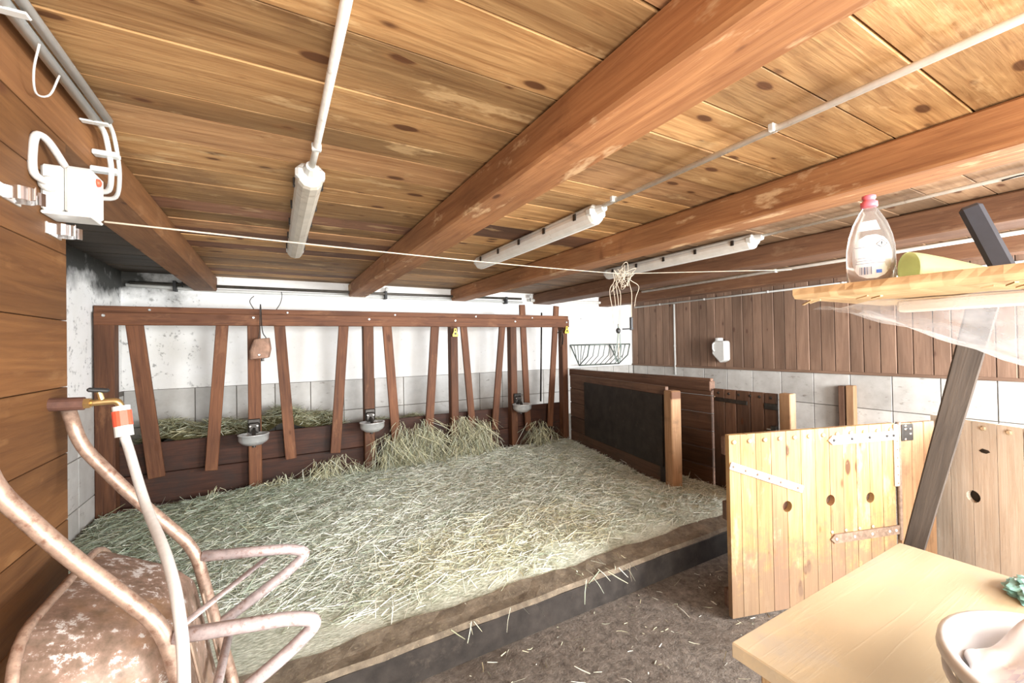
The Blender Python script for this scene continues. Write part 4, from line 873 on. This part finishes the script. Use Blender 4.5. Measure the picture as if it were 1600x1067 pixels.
# soap bottle
bx_, by_ = 1.255, .452; tow = V((-bx_, -by_, 0)).normalized(); acr = V((tow.y, -tow.x, 0))
if acr.y > 0: acr = -acr
BM2 = frame((bx_, by_, SZ+.001), acr, (0, 0, 1))
sb = thing('soap_bottle', (bx_, by_, SZ), 'clear washing-up liquid bottle with pink cap standing on the shelf', 'bottle')
lathe('body', [(.036, 0), (.042, .004), (.043, .05), (.0425, .085), (.038, .115), (.030, .145), (.019, .17), (.012, .182), (.0115, .188)], BM2, M_bottle, sb, 32, 1.08, .62)
cp = lathe('cap', [(.0145, .184), (.0165, .186), (.0165, .197), (.013, .199), (.011, .203), (.0135, .206), (.0135, .212), (.009, .214)], BM2, M_pink, sb, 20)
def face(x, z, off): # a point on the flattened front of the bottle
    rr = .043 if z < .085 else .043-(z-.085)*.17
    yv = -.62*math.sqrt(max(1e-6, rr*rr-x*x)); return BM2 @ V((x, yv-off, z))
def facedir():
    return BM2.to_3x3() @ V((0, -1, 0))
sgn = -1 if facedir().dot(tow) > 0 else 1
def facep(x, z, off):
    rr = .043 if z < .085 else .043-(z-.085)*.17
    yv = .62*math.sqrt(max(1e-6, rr*rr-x*x)); return BM2 @ V((x, sgn*(yv+off), z))
def curved(name, outline_fn, z0, z1, off, mat, parent, nz=14, nx=12):
    bm = bmesh.new(); rows = []
    for j in range(nz+1):
        z = z0+(z1-z0)*j/nz; a, b = outline_fn(z); rows.append([bm.verts.new(facep(a+(b-a)*i/nx, z, off)) for i in range(nx+1)])
    for p, q in zip(rows, rows[1:]):
        for i in range(nx): bm.faces.new((p[i], p[i+1], q[i+1], q[i]))
    return meshobj(name, bm, mat, parent, True)
M_label = plain('white_label_paper', (.86, .88, .90), .45, 0, .02, 20, .3)
def ell(z, zc=.062, hz=.052, hx=.036):
    k = max(.02, 1-((z-zc)/hz)**2)**.35; return (-hx*k+.002, hx*k+.002)
lb = curved('label', ell, .0105, .1135, .0008, M_label, sb)
curved('neck_label', lambda z: (-.022+(z-.128)*.3, .018-(z-.128)*.3), .125, .148, .001, M_label, sb, 4, 8)
for k, wd in enumerate((1, 2, 1, 3, 1, 2, 1, 1, 2)):
    x0 = -.020+k*.0026; curved('barcode_bar', lambda z, x0=x0, wd=wd: (x0, x0+.0006*wd), .020, .038, .0016, M_ink, lb, 1, 1)
for k in range(7): curved('text_line', lambda z, k=k: (-.028+.002*(k % 3), .026-.003*((k*5) % 4)), .046+.0065*k, .0468+.0065*k, .0014, M_ink, lb, 1, 8) if k < 3 or k > 5 else None
dx, dz, hh = .021, .090, .0095
for (ax_, az), (bx2, bz) in (((dx-hh, dz), (dx, dz+hh)), ((dx, dz+hh), (dx+hh, dz)), ((dx+hh, dz), (dx, dz-hh)), ((dx, dz-hh), (dx-hh, dz))):
    bm = bmesh.new(); tube_bm(bm, [facep(ax_, az, .0018), facep((ax_+bx2)/2, (az+bz)/2, .0018), facep(bx2, bz, .0018)], .0005, 4); meshobj('warning_outline', bm, M_black, lb)
curved('exclamation_bar', lambda z: (dx-.0010, dx+.0010), dz-.0015, dz+.0055, .0019, M_black, lb, 1, 1); curved('exclamation_dot', lambda z: (dx-.0010, dx+.0010), dz-.005, dz-.003, .0019, M_black, lb, 1, 1)
curved('blue_mark', lambda z: (.010, .020), .022, .030, .0016, M_blue, lb, 1, 2)
# curled pale green sheet on the shelf
bm = bmesh.new(); rows = []; LC = V((1.275, .345, SZ)); ltow = V((-LC.x, -LC.y, 0)).normalized(); lac = V((-ltow.y, ltow.x, 0)); lac = lac if lac.y < 0 else -lac
for j in range(25):
    v = j/24; row = []
    for i in range(15):
        u_ = i/14; ang = math.pi*(1.0-1.0*u_); sp_ = .058*(1-.25*v)
        ax_l = (-ltow*.55+lac*.83); sd_l = (lac*.55+ltow*.83)
        p = LC + ax_l*(.13*v-.035-.03*u_*(1-v)) + sd_l*(-sp_*math.cos(ang)*-1.0) + V((0, 0, .003+.066*(1-.85*v**1.3)*abs(math.sin(ang))**.8*(1-.25*u_)))
        row.append(bm.verts.new(p))
    rows.append(row)
for a, b in zip(rows, rows[1:]):
    for i in range(14): bm.faces.new((a[i], a[i+1], b[i+1], b[i]))
bmesh.ops.solidify(bm, geom=bm.faces[:], thickness=.002)
o = meshobj('curled_sheet', bm, M_leaf, None, True); tag(o, 'curled pale green plastic sheet lying on the shelf beside the bottle', 'sheet')
t_ = board('brush_handle', (1.420, .268, SZ+.006), (1.418, .322, SZ+.176), .040, .016, (-.95, -.3, 0), M_tool, None, .010); tag(t_, 'dark grey flat handle standing on the shelf behind green sheet', 'handle')
# milky plastic film hanging below the shelf
bm = bmesh.new(); rows = []
for j in range(21):
    v = j/20; row = []
    for i in range(31):
        u_ = i/30; yy = .60-.95*u_; top = V((1.34+.25*0, yy, SZ-.040)); zd = .008+.44*u_
        xx = 1.30+.36*v; zz = SZ-.042-zd*math.sin(math.pi*.5*min(1, v*1.15))+.006*math.sin(yy*31+v*9)+.004*math.sin(v*17-yy*13)
        row.append(bm.verts.new((xx, yy, zz)))
    rows.append(row)
for a, b in zip(rows, rows[1:]):
    for i in range(30): bm.faces.new((a[i], a[i+1], b[i+1], b[i]))
o = meshobj('plastic_film', bm, M_film, None, True); tag(o, 'milky plastic film sagging below the shelf', 'plastic film')
tube_o = tube('wire_loop', smooth_path([(2.985, .57, 2.235), (2.99, .50, 2.24), (2.98, .42, 2.215), (2.97, .40, 2.235), (2.98, .50, 2.262)], 5), .004, M_darkmetal, None, 5); tag(tube_o, 'thin dark wire loop hooked over the thin ceiling conduit', 'wire')
